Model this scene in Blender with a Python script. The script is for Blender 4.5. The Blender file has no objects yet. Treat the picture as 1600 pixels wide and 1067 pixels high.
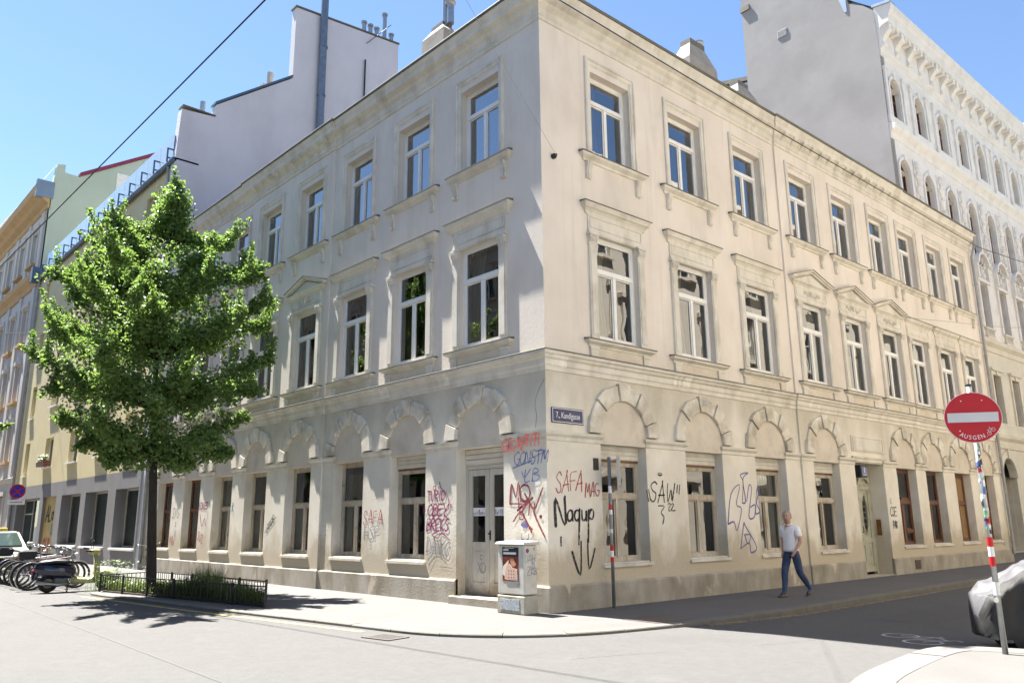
import bpy, bmesh, math, random
from mathutils import Matrix, Vector, Quaternion
rnd = random.Random(7)
S = bpy.context.scene
COL = S.collection
pi = math.pi
R = math.radians

# ------------------------------------------------------------------ camera
CAM = Vector((10.7841, -10.9412, 1.65))
cd = bpy.data.cameras.new('camera'); cam = bpy.data.objects.new('camera', cd); COL.objects.link(cam)
yaw, pitch, roll = R(-47.015), R(12.852), R(-0.525)
fw = Vector((math.sin(yaw)*math.cos(pitch), math.cos(yaw)*math.cos(pitch), math.sin(pitch)))
rt = Vector((math.cos(yaw), -math.sin(yaw), 0)); up = rt.cross(fw)
r2 = math.cos(roll)*rt + math.sin(roll)*up; u2 = -math.sin(roll)*rt + math.cos(roll)*up
cam.matrix_world = Matrix.Translation(CAM) @ Matrix((r2, u2, -fw)).transposed().to_4x4()
cd.sensor_width = 36; cd.lens = 1233.54/1600*36; cd.clip_start = 0.05; cd.clip_end = 3000
S.camera = cam

# ------------------------------------------------------------------ sky, sun, exposure
SUN = Vector((0.49, 0.08, -1.0)).normalized()      # the way the light travels
elev = math.asin(-SUN.z); azim = math.atan2(-SUN.x, -SUN.y)
w = bpy.data.worlds.new('World'); S.world = w; w.use_nodes = True
nt = w.node_tree; bg = nt.nodes['Background']
sky = nt.nodes.new('ShaderNodeTexSky'); sky.sky_type = 'NISHITA'; sky.sun_disc = False
sky.sun_elevation = elev; sky.sun_rotation = azim; sky.altitude = 200
sky.air_density = 1.0; sky.dust_density = 0.05; sky.ozone_density = 3.2
nt.links.new(sky.outputs[0], bg.inputs[0]); bg.inputs[1].default_value = 0.05
sl = bpy.data.lights.new('sun', 'SUN'); sl.energy = 5.0; sl.angle = R(0.53); sl.color = (1.0, 0.955, 0.88)
so = bpy.data.objects.new('sun', sl); COL.objects.link(so); so.location = (-30, -10, 60)
so.rotation_euler = SUN.to_track_quat('-Z', 'Y').to_euler()
vs = S.view_settings; vs.view_transform = 'Standard'; vs.look = 'None'; vs.gamma = 1; vs.use_curve_mapping = False
vs.exposure = 2.32
S.render.engine = 'CYCLES'
cy = S.cycles; cy.use_denoising = True; cy.max_bounces = 7; cy.diffuse_bounces = 4; cy.glossy_bounces = 4
cy.transparent_max_bounces = 24; cy.transmission_bounces = 4; cy.caustics_reflective = False; cy.caustics_refractive = False
cy.sample_clamp_indirect = 6

# ------------------------------------------------------------------ materials
MATS = {}
def pmat(name, c1, c2=None, rough=0.8, scale=2.0, detail=4, bump=0.0, bscale=40, metal=0, stretch=(1, 1, 1),
         stain=None, stain_scale=1.2, stain_amt=0.5, stain_z=None, stain_lo=0.5, stain_hi=0.72, spec=0.5, fine=0.0, coat=0,
         stain2=None, stain2_z=None, stain2_scale=2.0, stain2_lo=.5, stain2_hi=.7, stain2_amt=.6, stain_stretch=(1, 1, 1), stain2_stretch=(1, 1, .5)):
    """procedural principled material in world position: two-tone mottling, optional dirt, optional relief"""
    if name in MATS: return MATS[name]
    m = bpy.data.materials.new(name); m.use_nodes = True; MATS[name] = m
    n = m.node_tree.nodes; l = m.node_tree.links; b = n['Principled BSDF']
    b.inputs['Roughness'].default_value = rough; b.inputs['Metallic'].default_value = metal
    b.inputs['Specular IOR Level'].default_value = spec
    b.inputs['Coat Weight'].default_value = coat
    c2 = c2 or tuple(x*0.86 for x in c1)
    geo = n.new('ShaderNodeNewGeometry')
    def noise(sc, st, det=4):
        mp = n.new('ShaderNodeMapping'); mp.inputs['Scale'].default_value = st; l.new(geo.outputs['Position'], mp.inputs[0])
        t = n.new('ShaderNodeTexNoise'); t.inputs['Scale'].default_value = sc; t.inputs['Detail'].default_value = det
        t.inputs['Roughness'].default_value = 0.6; l.new(mp.outputs[0], t.inputs['Vector']); return t
    def ramp(src, lo, hi):
        r = n.new('ShaderNodeMapRange'); r.inputs[1].default_value = lo; r.inputs[2].default_value = hi
        l.new(src, r.inputs[0]); return r.outputs[0]
    def mix(f, a, bb, amt=1.0):
        x = n.new('ShaderNodeMix'); x.data_type = 'RGBA'
        if amt != 1.0:
            mm = n.new('ShaderNodeMath'); mm.operation = 'MULTIPLY'; mm.inputs[1].default_value = amt; l.new(f, mm.inputs[0]); f = mm.outputs[0]
        l.new(f, x.inputs[0])
        for i, v in ((6, a), (7, bb)):
            if isinstance(v, tuple): x.inputs[i].default_value = (*v, 1)
            else: l.new(v, x.inputs[i])
        return x.outputs[2]
    def band(z):      # full at z0, gone at z1
        sx = n.new('ShaderNodeSeparateXYZ'); l.new(geo.outputs['Position'], sx.inputs[0])
        r = n.new('ShaderNodeMapRange'); r.inputs[1].default_value = z[1]; r.inputs[2].default_value = z[0]; l.new(sx.outputs[2], r.inputs[0]); return r.outputs[0]
    t = noise(scale, stretch, detail)
    col = mix(ramp(t.outputs[0], 0.32, 0.68), c1, c2)
    def dirt(col, c, sc, st, lo, hi, amt, z):
        s = noise(sc, st, 6); f = ramp(s.outputs[0], lo, hi)
        if z is not None:
            a = n.new('ShaderNodeMath'); a.operation = 'ADD'; l.new(s.outputs[0], a.inputs[0]); l.new(band(z), a.inputs[1])
            f = ramp(a.outputs[0], lo+.5, hi+.5)
        return mix(f, col, c, amt)
    if stain: col = dirt(col, stain, stain_scale, stain_stretch, stain_lo, stain_hi, stain_amt, stain_z)
    if stain2: col = dirt(col, stain2, stain2_scale, stain2_stretch, stain2_lo, stain2_hi, stain2_amt, stain2_z)
    if fine:
        f2 = noise(120, (1, 1, 1), 2)
        col = mix(ramp(f2.outputs[0], .35, .65), col, tuple(x*(1-fine) for x in c1), .6)
    l.new(col, b.inputs['Base Color'])
    if bump:
        t2 = noise(bscale, (1, 1, 1), 3); bp = n.new('ShaderNodeBump'); bp.inputs['Strength'].default_value = bump
        bp.inputs['Distance'].default_value = 0.02; l.new(t2.outputs[0], bp.inputs['Height']); l.new(bp.outputs[0], b.inputs['Normal'])
    return m

def glass_mat(name, tint, ior=1.7, wav=0.15, rough=0.0):
    m = bpy.data.materials.new(name); m.use_nodes = True; MATS[name] = m
    n = m.node_tree.nodes; l = m.node_tree.links; n.remove(n['Principled BSDF']); out = n['Material Output']
    tr = n.new('ShaderNodeBsdfTransparent'); tr.inputs[0].default_value = (*tint, 1)
    gl = n.new('ShaderNodeBsdfGlossy'); gl.inputs['Roughness'].default_value = rough; gl.inputs[0].default_value = (.95, .97, 1, 1)
    fr = n.new('ShaderNodeFresnel'); fr.inputs[0].default_value = ior
    geo = n.new('ShaderNodeNewGeometry')
    t = n.new('ShaderNodeTexNoise'); t.inputs['Scale'].default_value = 1.7; t.inputs['Detail'].default_value = 1; l.new(geo.outputs['Position'], t.inputs['Vector'])
    bp = n.new('ShaderNodeBump'); bp.inputs['Strength'].default_value = wav; bp.inputs['Distance'].default_value = .05
    l.new(t.outputs[0], bp.inputs['Height']); l.new(bp.outputs[0], gl.inputs['Normal'])
    mx = n.new('ShaderNodeMixShader'); l.new(fr.outputs[0], mx.inputs[0]); l.new(tr.outputs[0], mx.inputs[1]); l.new(gl.outputs[0], mx.inputs[2])
    l.new(mx.outputs[0], out.inputs[0]); return m

def cloth_mat(name, c, trans=.35):
    m = bpy.data.materials.new(name); m.use_nodes = True; MATS[name] = m
    n = m.node_tree.nodes; l = m.node_tree.links; n.remove(n['Principled BSDF'])
    d = n.new('ShaderNodeBsdfDiffuse'); d.inputs[0].default_value = (*c, 1)
    t = n.new('ShaderNodeBsdfTranslucent'); t.inputs[0].default_value = (*c, 1)
    mx = n.new('ShaderNodeMixShader'); mx.inputs[0].default_value = trans
    l.new(d.outputs[0], mx.inputs[1]); l.new(t.outputs[0], mx.inputs[2]); l.new(mx.outputs[0], n['Material Output'].inputs[0]); return m

# ------------------------------------------------------------------ mesh helpers
class MB:
    def __init__(s): s.v = []; s.f = []; s.m = []
    def add(s, vs, fs, mi=0):
        o = len(s.v); s.v += [tuple(p) for p in vs]
        for f in fs: s.f.append([i+o for i in f]); s.m.append(mi)
        return s
    def box(s, x0, x1, y0, y1, z0, z1, mi=0, t=(0, 0)):
        """t = taper: top shrinks by t in x and y"""
        a, b = t
        return s.add([(x0, y0, z0), (x1, y0, z0), (x1, y1, z0), (x0, y1, z0), (x0+a, y0+b, z1), (x1-a, y0+b, z1), (x1-a, y1-b, z1), (x0+a, y1-b, z1)],
                     [(0, 3, 2, 1), (4, 5, 6, 7), (0, 1, 5, 4), (1, 2, 6, 5), (2, 3, 7, 6), (3, 0, 4, 7)], mi)
    def bbox(s, x0, x1, y0, y1, z0, z1, c=.01, mi=0):
        """box with chamfered edges, 8-cornered rings"""
        def ring(z, i):
            return [(x0+i+c, y0+i, z), (x1-i-c, y0+i, z), (x1-i, y0+i+c, z), (x1-i, y1-i-c, z), (x1-i-c, y1-i, z), (x0+i+c, y1-i, z), (x0+i, y1-i-c, z), (x0+i, y0+i+c, z)]
        return s.rings([ring(z0, c), ring(z0+c, 0), ring(z1-c, 0), ring(z1, c)], mi=mi)
    def rings(s, rs, closed=True, caps=True, mi=0):
        n = len(rs[0]); vs = [p for r in rs for p in r]; fs = []
        for i in range(len(rs)-1):
            for j in range(n if closed else n-1):
                k = (j+1) % n; fs.append((i*n+j, i*n+k, (i+1)*n+k, (i+1)*n+j))
        if caps and closed: fs.append(tuple(range(n))[::-1]); fs.append(tuple((len(rs)-1)*n+j for j in range(n)))
        return s.add(vs, fs, mi)
    def tube(s, pts, r, n=8, mi=0, caps=True):
        pts = [Vector(p) for p in pts]; rr = r if isinstance(r, (list, tuple)) else [r]*len(pts); rs = []
        u = None
        for i, p in enumerate(pts):
            d = (pts[min(i+1, len(pts)-1)]-pts[max(i-1, 0)]).normalized()
            if u is None: u = d.orthogonal().normalized()
            u = (u-d*u.dot(d)).normalized(); v = d.cross(u)
            rs.append([p+(u*math.cos(2*pi*k/n)+v*math.sin(2*pi*k/n))*rr[i] for k in range(n)])
        return s.rings(rs, caps=caps, mi=mi)
    def prism(s, poly, y0, y1, mi=0, ax='y'):
        """polygon given as (x,z) extruded in y (or (x,y) in z)"""
        n = len(poly); mk = (lambda a, b, t: (a, t, b)) if ax == 'y' else ((lambda a, b, t: (a, b, t)) if ax == 'z' else (lambda a, b, t: (t, a, b)))
        vs = [mk(a, b, y0) for a, b in poly]+[mk(a, b, y1) for a, b in poly]
        fs = [tuple(range(n)), tuple(range(2*n-1, n-1, -1))]+[(i, i+n, (i+1) % n+n, (i+1) % n) for i in range(n)]
        return s.add(vs, fs, mi)
    def disc(s, c, ax, r, th, n=24, mi=0):
        c = Vector(c); ax = Vector(ax).normalized(); return s.tube([c-ax*th/2, c+ax*th/2], r, n, mi)
    def torus(s, c, ax, r, t, n=24, k=6, mi=0, a0=0, a1=2*pi):
        c = Vector(c); ax = Vector(ax).normalized(); u = ax.orthogonal().normalized(); v = ax.cross(u); full = abs(a1-a0-2*pi) < 1e-6
        rs = []
        for i in range(n+(0 if full else 1)):
            a = a0+(a1-a0)*i/n; d = u*math.cos(a)+v*math.sin(a); rs.append([c+d*(r+t*math.cos(2*pi*j/k))+ax*t*math.sin(2*pi*j/k) for j in range(k)])
        if full: rs.append(rs[0])
        return s.rings(rs, caps=not full, mi=mi)
    def ellipsoid(s, c, rad, n=12, m=8, mi=0, f=None):
        rs = []
        for i in range(m+1):
            a = -pi/2+pi*i/m; z = math.sin(a); q = max(math.cos(a), .02)
            rs.append([tuple(Vector(c)+Vector((rad[0]*q*math.cos(2*pi*j/n), rad[1]*q*math.sin(2*pi*j/n), rad[2]*z))) for j in range(n)])
        return s.rings(rs, mi=mi)
    def mesh(s, name, mats, smooth=False, weld=False):
        me = bpy.data.meshes.new(name); me.from_pydata(s.v, [], s.f)
        for mt in (mats if isinstance(mats, (list, tuple)) else [mats]): me.materials.append(mt)
        me.polygons.foreach_set('material_index', s.m)
        bm = bmesh.new(); bm.from_mesh(me)
        if weld: bmesh.ops.remove_doubles(bm, verts=bm.verts, dist=1e-4)
        if len(s.f) > 1: bmesh.ops.recalc_face_normals(bm, faces=bm.faces)
        bm.to_mesh(me); bm.free()
        if smooth: me.polygons.foreach_set('use_smooth', [True]*len(me.polygons))
        me.update(); return me
    def build(s, name, mats, parent=None, mat=None, smooth=False, weld=False): return obj(name, s.mesh(name, mats, smooth, weld), parent, mat)

def obj(name, me, parent=None, mat=None):
    o = bpy.data.objects.new(name, me); COL.objects.link(o); o.parent = parent
    if mat is not None: o.matrix_local = mat
    return o
def tag(o, label=None, cat=None, group=None, kind=None):
    for k, v in (('label', label), ('category', cat), ('group', group), ('kind', kind)):
        if v: o[k] = v
    return o
def thing(name, label, cat, loc=(0, 0, 0), rz=0, group=None, mat=None):
    o = bpy.data.objects.new(name, None); COL.objects.link(o); o.empty_display_size = .2
    o.matrix_world = mat if mat is not None else Matrix.Translation(loc) @ Matrix.Rotation(rz, 4, 'Z')
    return tag(o, label, cat, group)
T = Matrix.Translation

def sweep(mb, prof, path, mi=0):
    """moulding: profile of (protrusion, z) carried along a plan path, outward = right-hand side"""
    P = [Vector(p) for p in path]; nn = []
    for i in range(len(P)-1):
        d = (P[i+1]-P[i]).normalized(); nn.append(Vector((d.y, -d.x)))
    off = []
    for i in range(len(P)):
        if i == 0: off.append(nn[0])
        elif i == len(P)-1: off.append(nn[-1])
        else: off.append((nn[i-1]+nn[i])/(1+nn[i-1].dot(nn[i])))
    rs = [[(P[i].x+off[i].x*p, P[i].y+off[i].y*p, z) for p, z in prof] for i in range(len(P))]
    mb.rings(rs, closed=False, caps=False, mi=mi)
    for k in (0, -1): mb.add(rs[k], [tuple(range(len(prof)))], mi)
    return mb
def hoodmesh(mb, prof, hw, mi=0, inset=0.0):
    """moulding with returned ends, centred on x=0, wall at y=inset"""
    rs = []
    for k in range(4):
        rs.append([((-hw-p if k < 2 else hw+p), (0.02 if k in (0, 3) else -p), z) for p, z in prof])
    mb.rings(rs, closed=False, caps=False, mi=mi); a = prof[0]; b = prof[-1]
    for z, p in ((a[1], a[0]), (b[1], b[0])):
        mb.add([(-hw-p, .02, z), (-hw-p, -p, z), (hw+p, -p, z), (hw+p, .02, z)], [(0, 1, 2, 3)], mi)
    return mb
def flash(mb, hw, p, zf, zb, mi=1):
    a, q = hw+p+.012, p+.014
    return mb.add([(-a, -q, zf-.016), (a, -q, zf-.016), (a, .015, zf-.016), (-a, .015, zf-.016), (-a, -q, zf+.004), (a, -q, zf+.004), (a, .015, zb+.006), (-a, .015, zb+.006)],
                  [(0, 3, 2, 1), (4, 5, 6, 7), (0, 1, 5, 4), (1, 2, 6, 5), (2, 3, 7, 6), (3, 0, 4, 7)], mi)
def wallsheet(mb, x0, x1, z0, z1, ops, y=0.0, mi=0, depth=.3):
    """front sheet (facing -y) with rectangular holes and their reveals"""
    xs = sorted({x0, x1, *[o[0] for o in ops], *[o[1] for o in ops]}); zs = sorted({z0, z1, *[o[2] for o in ops], *[o[3] for o in ops]})
    xs = [x for x in xs if x0 <= x <= x1]; zs = [z for z in zs if z0 <= z <= z1]
    for i in range(len(xs)-1):
        for j in range(len(zs)-1):
            cx, cz = (xs[i]+xs[i+1])/2, (zs[j]+zs[j+1])/2
            if any(o[0] < cx < o[1] and o[2] < cz < o[3] for o in ops): continue
            mb.add([(xs[i], y, zs[j]), (xs[i+1], y, zs[j]), (xs[i+1], y, zs[j+1]), (xs[i], y, zs[j+1])], [(0, 1, 2, 3)], mi)
    for o in ops:
        if o[0] < x0 or o[1] > x1 or o[2] < z0 or o[3] > z1: continue
        d = o[4] if len(o) > 4 else depth; a, b, c, e = o[:4]; Y = y+d
        mb.add([(a, y, c), (a, Y, c), (a, Y, e), (a, y, e)], [(0, 1, 2, 3)], mi); mb.add([(b, Y, c), (b, y, c), (b, y, e), (b, Y, e)], [(0, 1, 2, 3)], mi)
        mb.add([(a, y, e), (a, Y, e), (b, Y, e), (b, y, e)], [(0, 1, 2, 3)], mi); mb.add([(a, Y, c), (a, y, c), (b, y, c), (b, Y, c)], [(0, 1, 2, 3)], mi)
    return mb
def textmesh(txt, size, mat, name='lettering', th=.0015, align='CENTER', sx=1.0):
    c = bpy.data.curves.new(name, 'FONT'); c.body = txt; c.size = size; c.align_x = align; c.align_y = 'CENTER'; c.extrude = th
    c.resolution_u = 3
    o = bpy.data.objects.new(name, c); COL.objects.link(o)
    me = bpy.data.meshes.new_from_object(o.evaluated_get(bpy.context.evaluated_depsgraph_get())); bpy.data.objects.remove(o)
    me.transform(Matrix.Diagonal((sx, 1, 1, 1)) ); me.materials.clear(); me.materials.append(mat); me.name = name; return me
def copytree(o, parent=None):
    c = o.copy(); COL.objects.link(c); c.parent = parent
    for ch in list(o.children): copytree(ch, c)
    return c
# upright plane facing -y: letters lie in x,z
UP = Matrix.Rotation(pi/2, 4, 'X')

# ------------------------------------------------------------------ material library
M_UP = pmat('plaster_upper', (.775, .705, .625), (.66, .585, .505),   .92, .55, 5, .12, 14, stain2=(.36, .31, .25), stain2_scale=.9, stain2_stretch=(4, 4, .25), stain2_lo=.55, stain2_hi=.80, stain2_amt=.42, stain=(.42, .36, .31), stain_scale=.8, stain_stretch=(1, 1, .4), stain_lo=.50, stain_hi=.78, stain_amt=.6, fine=.12)
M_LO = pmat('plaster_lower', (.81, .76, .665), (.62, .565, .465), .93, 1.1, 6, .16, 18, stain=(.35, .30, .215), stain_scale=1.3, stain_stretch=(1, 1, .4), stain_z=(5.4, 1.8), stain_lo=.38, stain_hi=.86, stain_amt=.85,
            stain2=(.36, .28, .16), stain2_z=(.3, 2.3), stain2_scale=2.2, stain2_lo=.40, stain2_hi=.70, stain2_amt=.85, fine=.12)
M_TYM = pmat('plaster_tympanum', (.66, .59, .49), (.57, .50, .41), .93, 1.4, 6, .1, 20, stain=(.40, .35, .28), stain_scale=2.2, stain_amt=.5)
M_TRIM = pmat('stucco_trim', (.73, .69, .61), (.58, .535, .455), .9, 1.6, 5, .12, 25, stain=(.27, .23, .165), stain_scale=2.2, stain_stretch=(1, 1, .5), stain_lo=.48, stain_hi=.76, stain_amt=.75, fine=.1)
M_STONE = pmat('arch_stone', (.76, .72, .63), (.55, .49, .39), .92, 1.9, 5, .2, 22, stain=(.27, .23, .17), stain_scale=1.8, stain_lo=.45, stain_hi=.74, stain_amt=.8)
M_PLIN = pmat('cement_plinth', (.42, .385, .33), (.33, .30, .25), .95, 1.3, 6, .25, 20, stain=(.19, .155, .10), stain_scale=1.7, stain_stretch=(1, 1, .5), stain_lo=.42, stain_hi=.68, stain_amt=.75,
              stain2=(.58, .5, .4), stain2_scale=1.6, stain2_lo=.6, stain2_hi=.66, stain2_amt=.8)
M_WHITE = pmat('white_paint', (.80, .79, .76), (.74, .73, .70), .45, 3, 3)
M_OLDW = pmat('weathered_white_paint', (.56, .51, .42), (.36, .29, .21), .7, 5, 6, .3, 60, stretch=(1, 1, .25), stain=(.20, .14, .08), stain_scale=6, stain_lo=.6, stain_hi=.72, stain_amt=.8)
M_BROWN = pmat('brown_wood', (.16, .065, .03), (.10, .04, .02), .6, 6, 4, .2, 60, stretch=(1, 1, .2))
M_BOARD = pmat('brown_board', (.36, .21, .08), (.24, .13, .045), .7, 9, 4, .4, 40, stretch=(1, 1, .3))
M_ROOM = pmat('dim_room', (.17, .15, .125), (.09, .08, .07), .95, .8, 3)
M_CURT = cloth_mat('curtain', (.74, .70, .62))
M_CURT2 = cloth_mat('cream_curtain', (.66, .58, .42), .3)
M_GLASS = glass_mat('window_glass', (.74, .79, .82), 2.35, .03)
M_GLASSG = glass_mat('old_window_glass', (.72, .76, .74), 2.0, .10, .01)
M_GLASST = glass_mat('sky_facing_glass', (.66, .72, .76), 3.7, .03)
M_METAL = pmat('galvanised_steel', (.42, .43, .44), (.33, .34, .35), .42, 7, 3, metal=.85)
M_PIPE = pmat('grey_painted_pipe', (.34, .34, .33), (.26, .26, .26), .5, 4, 3)
M_DARK = pmat('black_iron', (.02, .02, .022), (.012, .012, .014), .55, 8, 3)
M_TIN = pmat('roof_tin', (.15, .135, .11), (.10, .09, .07), .6, 2.5, 4, stain=(.12, .17, .07), stain_scale=3, stain_amt=.5)
M_RUBBER = pmat('black_rubber', (.02, .02, .02), (.014, .014, .014), .75, 20, 2)
def flat(name, c, rough=.6, **k): return pmat(name, c, tuple(x*.9 for x in c), rough, 6, 2, **k)
M_RED = flat('traffic_red', (.50, .006, .012), .45); M_SWHITE = flat('sign_white', (.78, .78, .78), .4); M_SBLUE = flat('enamel_blue', (.012, .02, .10), .25)
# ------------------------------------------------------------------ ground, pavements, kerbs
M_ROAD = pmat('asphalt', (.103, .101, .100), (.084, .082, .081), .9, 9, 8, .7, 60, fine=.5, stain=(.068, .066, .065), stain_scale=.4, stain_lo=.56, stain_hi=.74, stain_amt=.5,
              stain2=(.125, .12, .117), stain2_scale=1.1, stain2_lo=.6, stain2_hi=.72, stain2_amt=.5)
M_WALK = pmat('mastic_pavement', (.138, .132, .129), (.112, .107, .104), .9, .7, 5, .5, 70, fine=.3, stain=(.095, .088, .08), stain_scale=1.2, stain_lo=.55, stain_hi=.75, stain_amt=.45)
M_KERB = pmat('granite_kerb', (.165, .157, .14), (.125, .115, .095), .85, 2.5, 5, .5, 60, fine=.3, stain=(.14, .12, .08), stain_scale=2.5, stain_amt=.5)
M_CONC = pmat('concrete_kerb', (.15, .147, .142), (.12, .118, .114), .88, 2, 5, .4, 60, fine=.2, stain=(.2, .18, .15), stain_scale=2.0, stain_amt=.35)
def hroad(x, y):
    t = min(max((y+.2)/4, 0), 1); return -.05-.07*t
def axis(lo, hi, a, b, n): return [lo]+[a+(b-a)*i/n for i in range(n+1)]+[hi]
xs = axis(-1600, 1600, -90, 40, 130); ys = axis(-1600, 1600, -30, 70, 200)
mb = MB(); mb.add([(x, y, hroad(x, y)) for y in ys for x in xs],
                  [(j*len(xs)+i, j*len(xs)+i+1, (j+1)*len(xs)+i+1, (j+1)*len(xs)+i) for j in range(len(ys)-1) for i in range(len(xs)-1)])
road = mb.build('road', M_ROAD, smooth=True); tag(road, 'worn grey asphalt street crossing', None, None, 'structure')

def chaikin(p, k=2):
    for _ in range(k):
        q = [p[0]]
        for a, b in zip(p[:-1], p[1:]):
            q += [tuple(.75*u+.25*v for u, v in zip(a, b)), tuple(.25*u+.75*v for u, v in zip(a, b))]
        p = q+[p[-1]]
    return p
def resample(p, step):
    out = [Vector(p[0])]; acc = 0; cur = Vector(p[0])
    for b in p[1:]:
        b = Vector(b)
        while (b-cur).length > step-acc:
            cur = cur+(b-cur).normalized()*(step-acc); acc = 0; out.append(cur.copy())
        acc += (b-cur).length; cur = b
    return out
def offs(P, d):
    o = []
    for i in range(len(P)):
        t = (Vector(P[min(i+1, len(P)-1)])-Vector(P[max(i-1, 0)])).normalized(); o.append(Vector(P[i])+Vector((-t.y, t.x))*d)
    return o
def pavement(name, label, path, width, back, kmat, wmat, near, step=1.0):
    """path runs with the pavement on its left; kerbstones are pieces of the pavement"""
    P = resample(chaikin(path), .25); I = offs(P, width)
    poly = [tuple(p) for p in I]+back
    b = MB(); n = len(poly); b.add([(*p, -.004) for p in poly]+[(*p, -.3) for p in poly], [tuple(range(n))]+[(i, (i+1) % n, (i+1) % n+n, i+n) for i in range(n)])
    o = b.build(name, wmat); tag(o, label, None, None, 'structure')
    k = max(1, int(step/.25)); i = 0; rest = MB()
    while i+k < len(P):
        g = .006; h = rnd.uniform(-.003, .004)
        A, B, C, D = P[i], P[i+k], I[i+k], I[i]
        mids = [P[i+j] for j in range(k+1)]; imid = [I[i+j] for j in range(k+1)]
        b = MB(); ch = .015
        rs = []
        for j in range(k+1):
            t = (mids[min(j+1, k)]-mids[max(j-1, 0)]).normalized(); q = Vector((-t.y, t.x))*(1 if width > 0 else -1)
            e = t*(g if j == 0 else (-g if j == k else 0))
            p, m = mids[j]+e, imid[j]+e
            rs.append([(*p, -.3), (*p, h-ch), (*(p+q*ch), h), (*(m-q*.003), h), (*(m-q*.003), -.3)])
        b.rings(rs)
        if near(A): b.build('kerbstone', kmat, o)
        else: rest.add(b.v, b.f)
        i += k
    if rest.v: rest.build('distant_kerb', kmat, o)
    return o, P
kp = [(-75, -2.75), (-40, -2.75), (-13.0, -2.75), (-12.3, -2.9), (-12.2, -4.4), (-11.6, -4.66), (-8.8, -4.32), (-6.4, -4.08), (-4, -3.78), (-1.8, -3.48), (-.5, -3.34), (.3, -3.22), (1.0, -2.92), (1.66, -2.38), (2.2, -1.6), (2.5, -.6),
      (2.66, .5), (2.78, 1.8), (2.86, 3), (2.93, 8), (2.95, 30), (2.95, 70)]
walk, KP = pavement('pavement', 'wide mastic asphalt pavement round the corner house', kp, .24, [(-3, 70), (-3, 3), (-75, 3)], M_KERB, M_WALK, lambda a: a.x > -14 and a.y < 22, 1.0)
kp2 = [(60, -5.9), (30, -5.8), (12, -5.6), (9, -5.1), (7.7, -4.3), (7.0, -3.3), (6.62, -2.1), (6.5, -1.05), (6.42, .0), (6.44, .55), (6.62, .95), (7.0, 1.12), (7.7, 1.35), (8.6, 1.65), (8.9, 2.6), (8.9, 4), (8.9, 70)]
M_PAVE2 = pmat('concrete_paving', (.128, .126, .123), (.106, .104, .101), .9, 1.2, 5, .4, 60, fine=.3)
walk2, KP2 = pavement('pavement', 'sunlit pavement corner under the no entry sign', [p for p in kp2], -.42, [(9.3, 70), (60, 70)], M_CONC, M_PAVE2, lambda a: a.x < 9.2 and a.y < 4, 1.0)
kp3 = [(-75, -12.4), (-20, -12.4), (3, -12.6), (4.6, -13.3), (5.4, -15), (5.5, -40)]
walk3, _ = pavement('pavement', 'pavement across the street behind the viewer', kp3, -.25, [(5.2, -40), (-75, -40)], M_CONC, M_WALK, lambda a: False, 1.0)

# gutter setts along the shaded kerb
g = MB()
Q = resample([(2.74, .9), (2.80, 1.8), (2.88, 3), (2.95, 8), (2.97, 30)], .14)
for i in range(len(Q)-1):
    t = (Q[i+1]-Q[i]).normalized(); q = Vector((t.y, -t.x))
    for r_ in range(1):
        a = Q[i]+q*(.012+r_*.12); L_ = .125+rnd.uniform(-.012, .008); W_ = .105; z = hroad(a.x, a.y)+.012+rnd.uniform(0, .01)
        p = [a, a+t*L_, a+t*L_+q*W_, a+q*W_]; c = sum(p, Vector((0, 0)))/4
        g.add([(*v, z-.06) for v in p]+[(*v, z-.008) for v in p]+[(*(c+(v-c)*.82), z) for v in p],
              [(0, 1, 5, 4), (1, 2, 6, 5), (2, 3, 7, 6), (3, 0, 4, 7), (4, 5, 9, 8), (5, 6, 10, 9), (6, 7, 11, 10), (7, 4, 8, 11), (8, 9, 10, 11)])
o = g.build('gutter_setts', pmat('brown_setts', (.21, .17, .115), (.12, .095, .065), .85, 7, 3, .4, 60), walk); o['kind'] = 'stuff'

# painted lines: yellow edge line, white cycle symbol and bay line; a drain grate and a manhole cover
def ribbon(mb, pts, w, z=0, mi=0, closed=False):
    P = [Vector(p) for p in pts]; n = len(P); L_ = []; R_ = []
    for i in range(n):
        a = P[(i-1) % n] if closed or i > 0 else P[i]; b = P[(i+1) % n] if closed or i < n-1 else P[i]
        t = (b-a).normalized(); q = Vector((-t.y, t.x))*w/2; L_.append(P[i]+q); R_.append(P[i]-q)
    vs = [(*p, z) for p in L_]+[(*p, z) for p in R_]; m = n if closed else n-1
    return mb.add(vs, [(i, (i+1) % n, (i+1) % n+n, i+n) for i in range(m)], mi)
def onroad(mb, d=.004):
    mb.v = [(x, y, hroad(x, y)+d+z) for x, y, z in mb.v]; return mb
M_YEL = pmat('worn_yellow_paint', (.52, .40, .10), (.26, .22, .13), .8, 4, 5, .2, 80)
M_WPNT = pmat('worn_white_paint', (.50, .49, .47), (.26, .255, .25), .8, 5, 5, .2, 80)
yl = [(-11.4, -4.86), (-8.7, -4.58), (-5.7, -4.28), (-3.6, -3.98), (-2.3, -3.82), (-.6, -3.58)]
onroad(ribbon(MB(), resample(chaikin(yl), .3), .1)).build('edge_line', M_YEL, road)
b = MB(); C0 = Vector((5.75, 1.75)); ex = Vector((.62, -.62)).normalized(); ey = Vector((.62, .62)).normalized()
def bk(x, y): return C0+ex*x+ey*y
for cx in (-.36, .36): ribbon(b, [bk(cx+.25*math.cos(a*pi/12), .25*math.sin(a*pi/12)) for a in range(24)], .05, closed=True)
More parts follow.
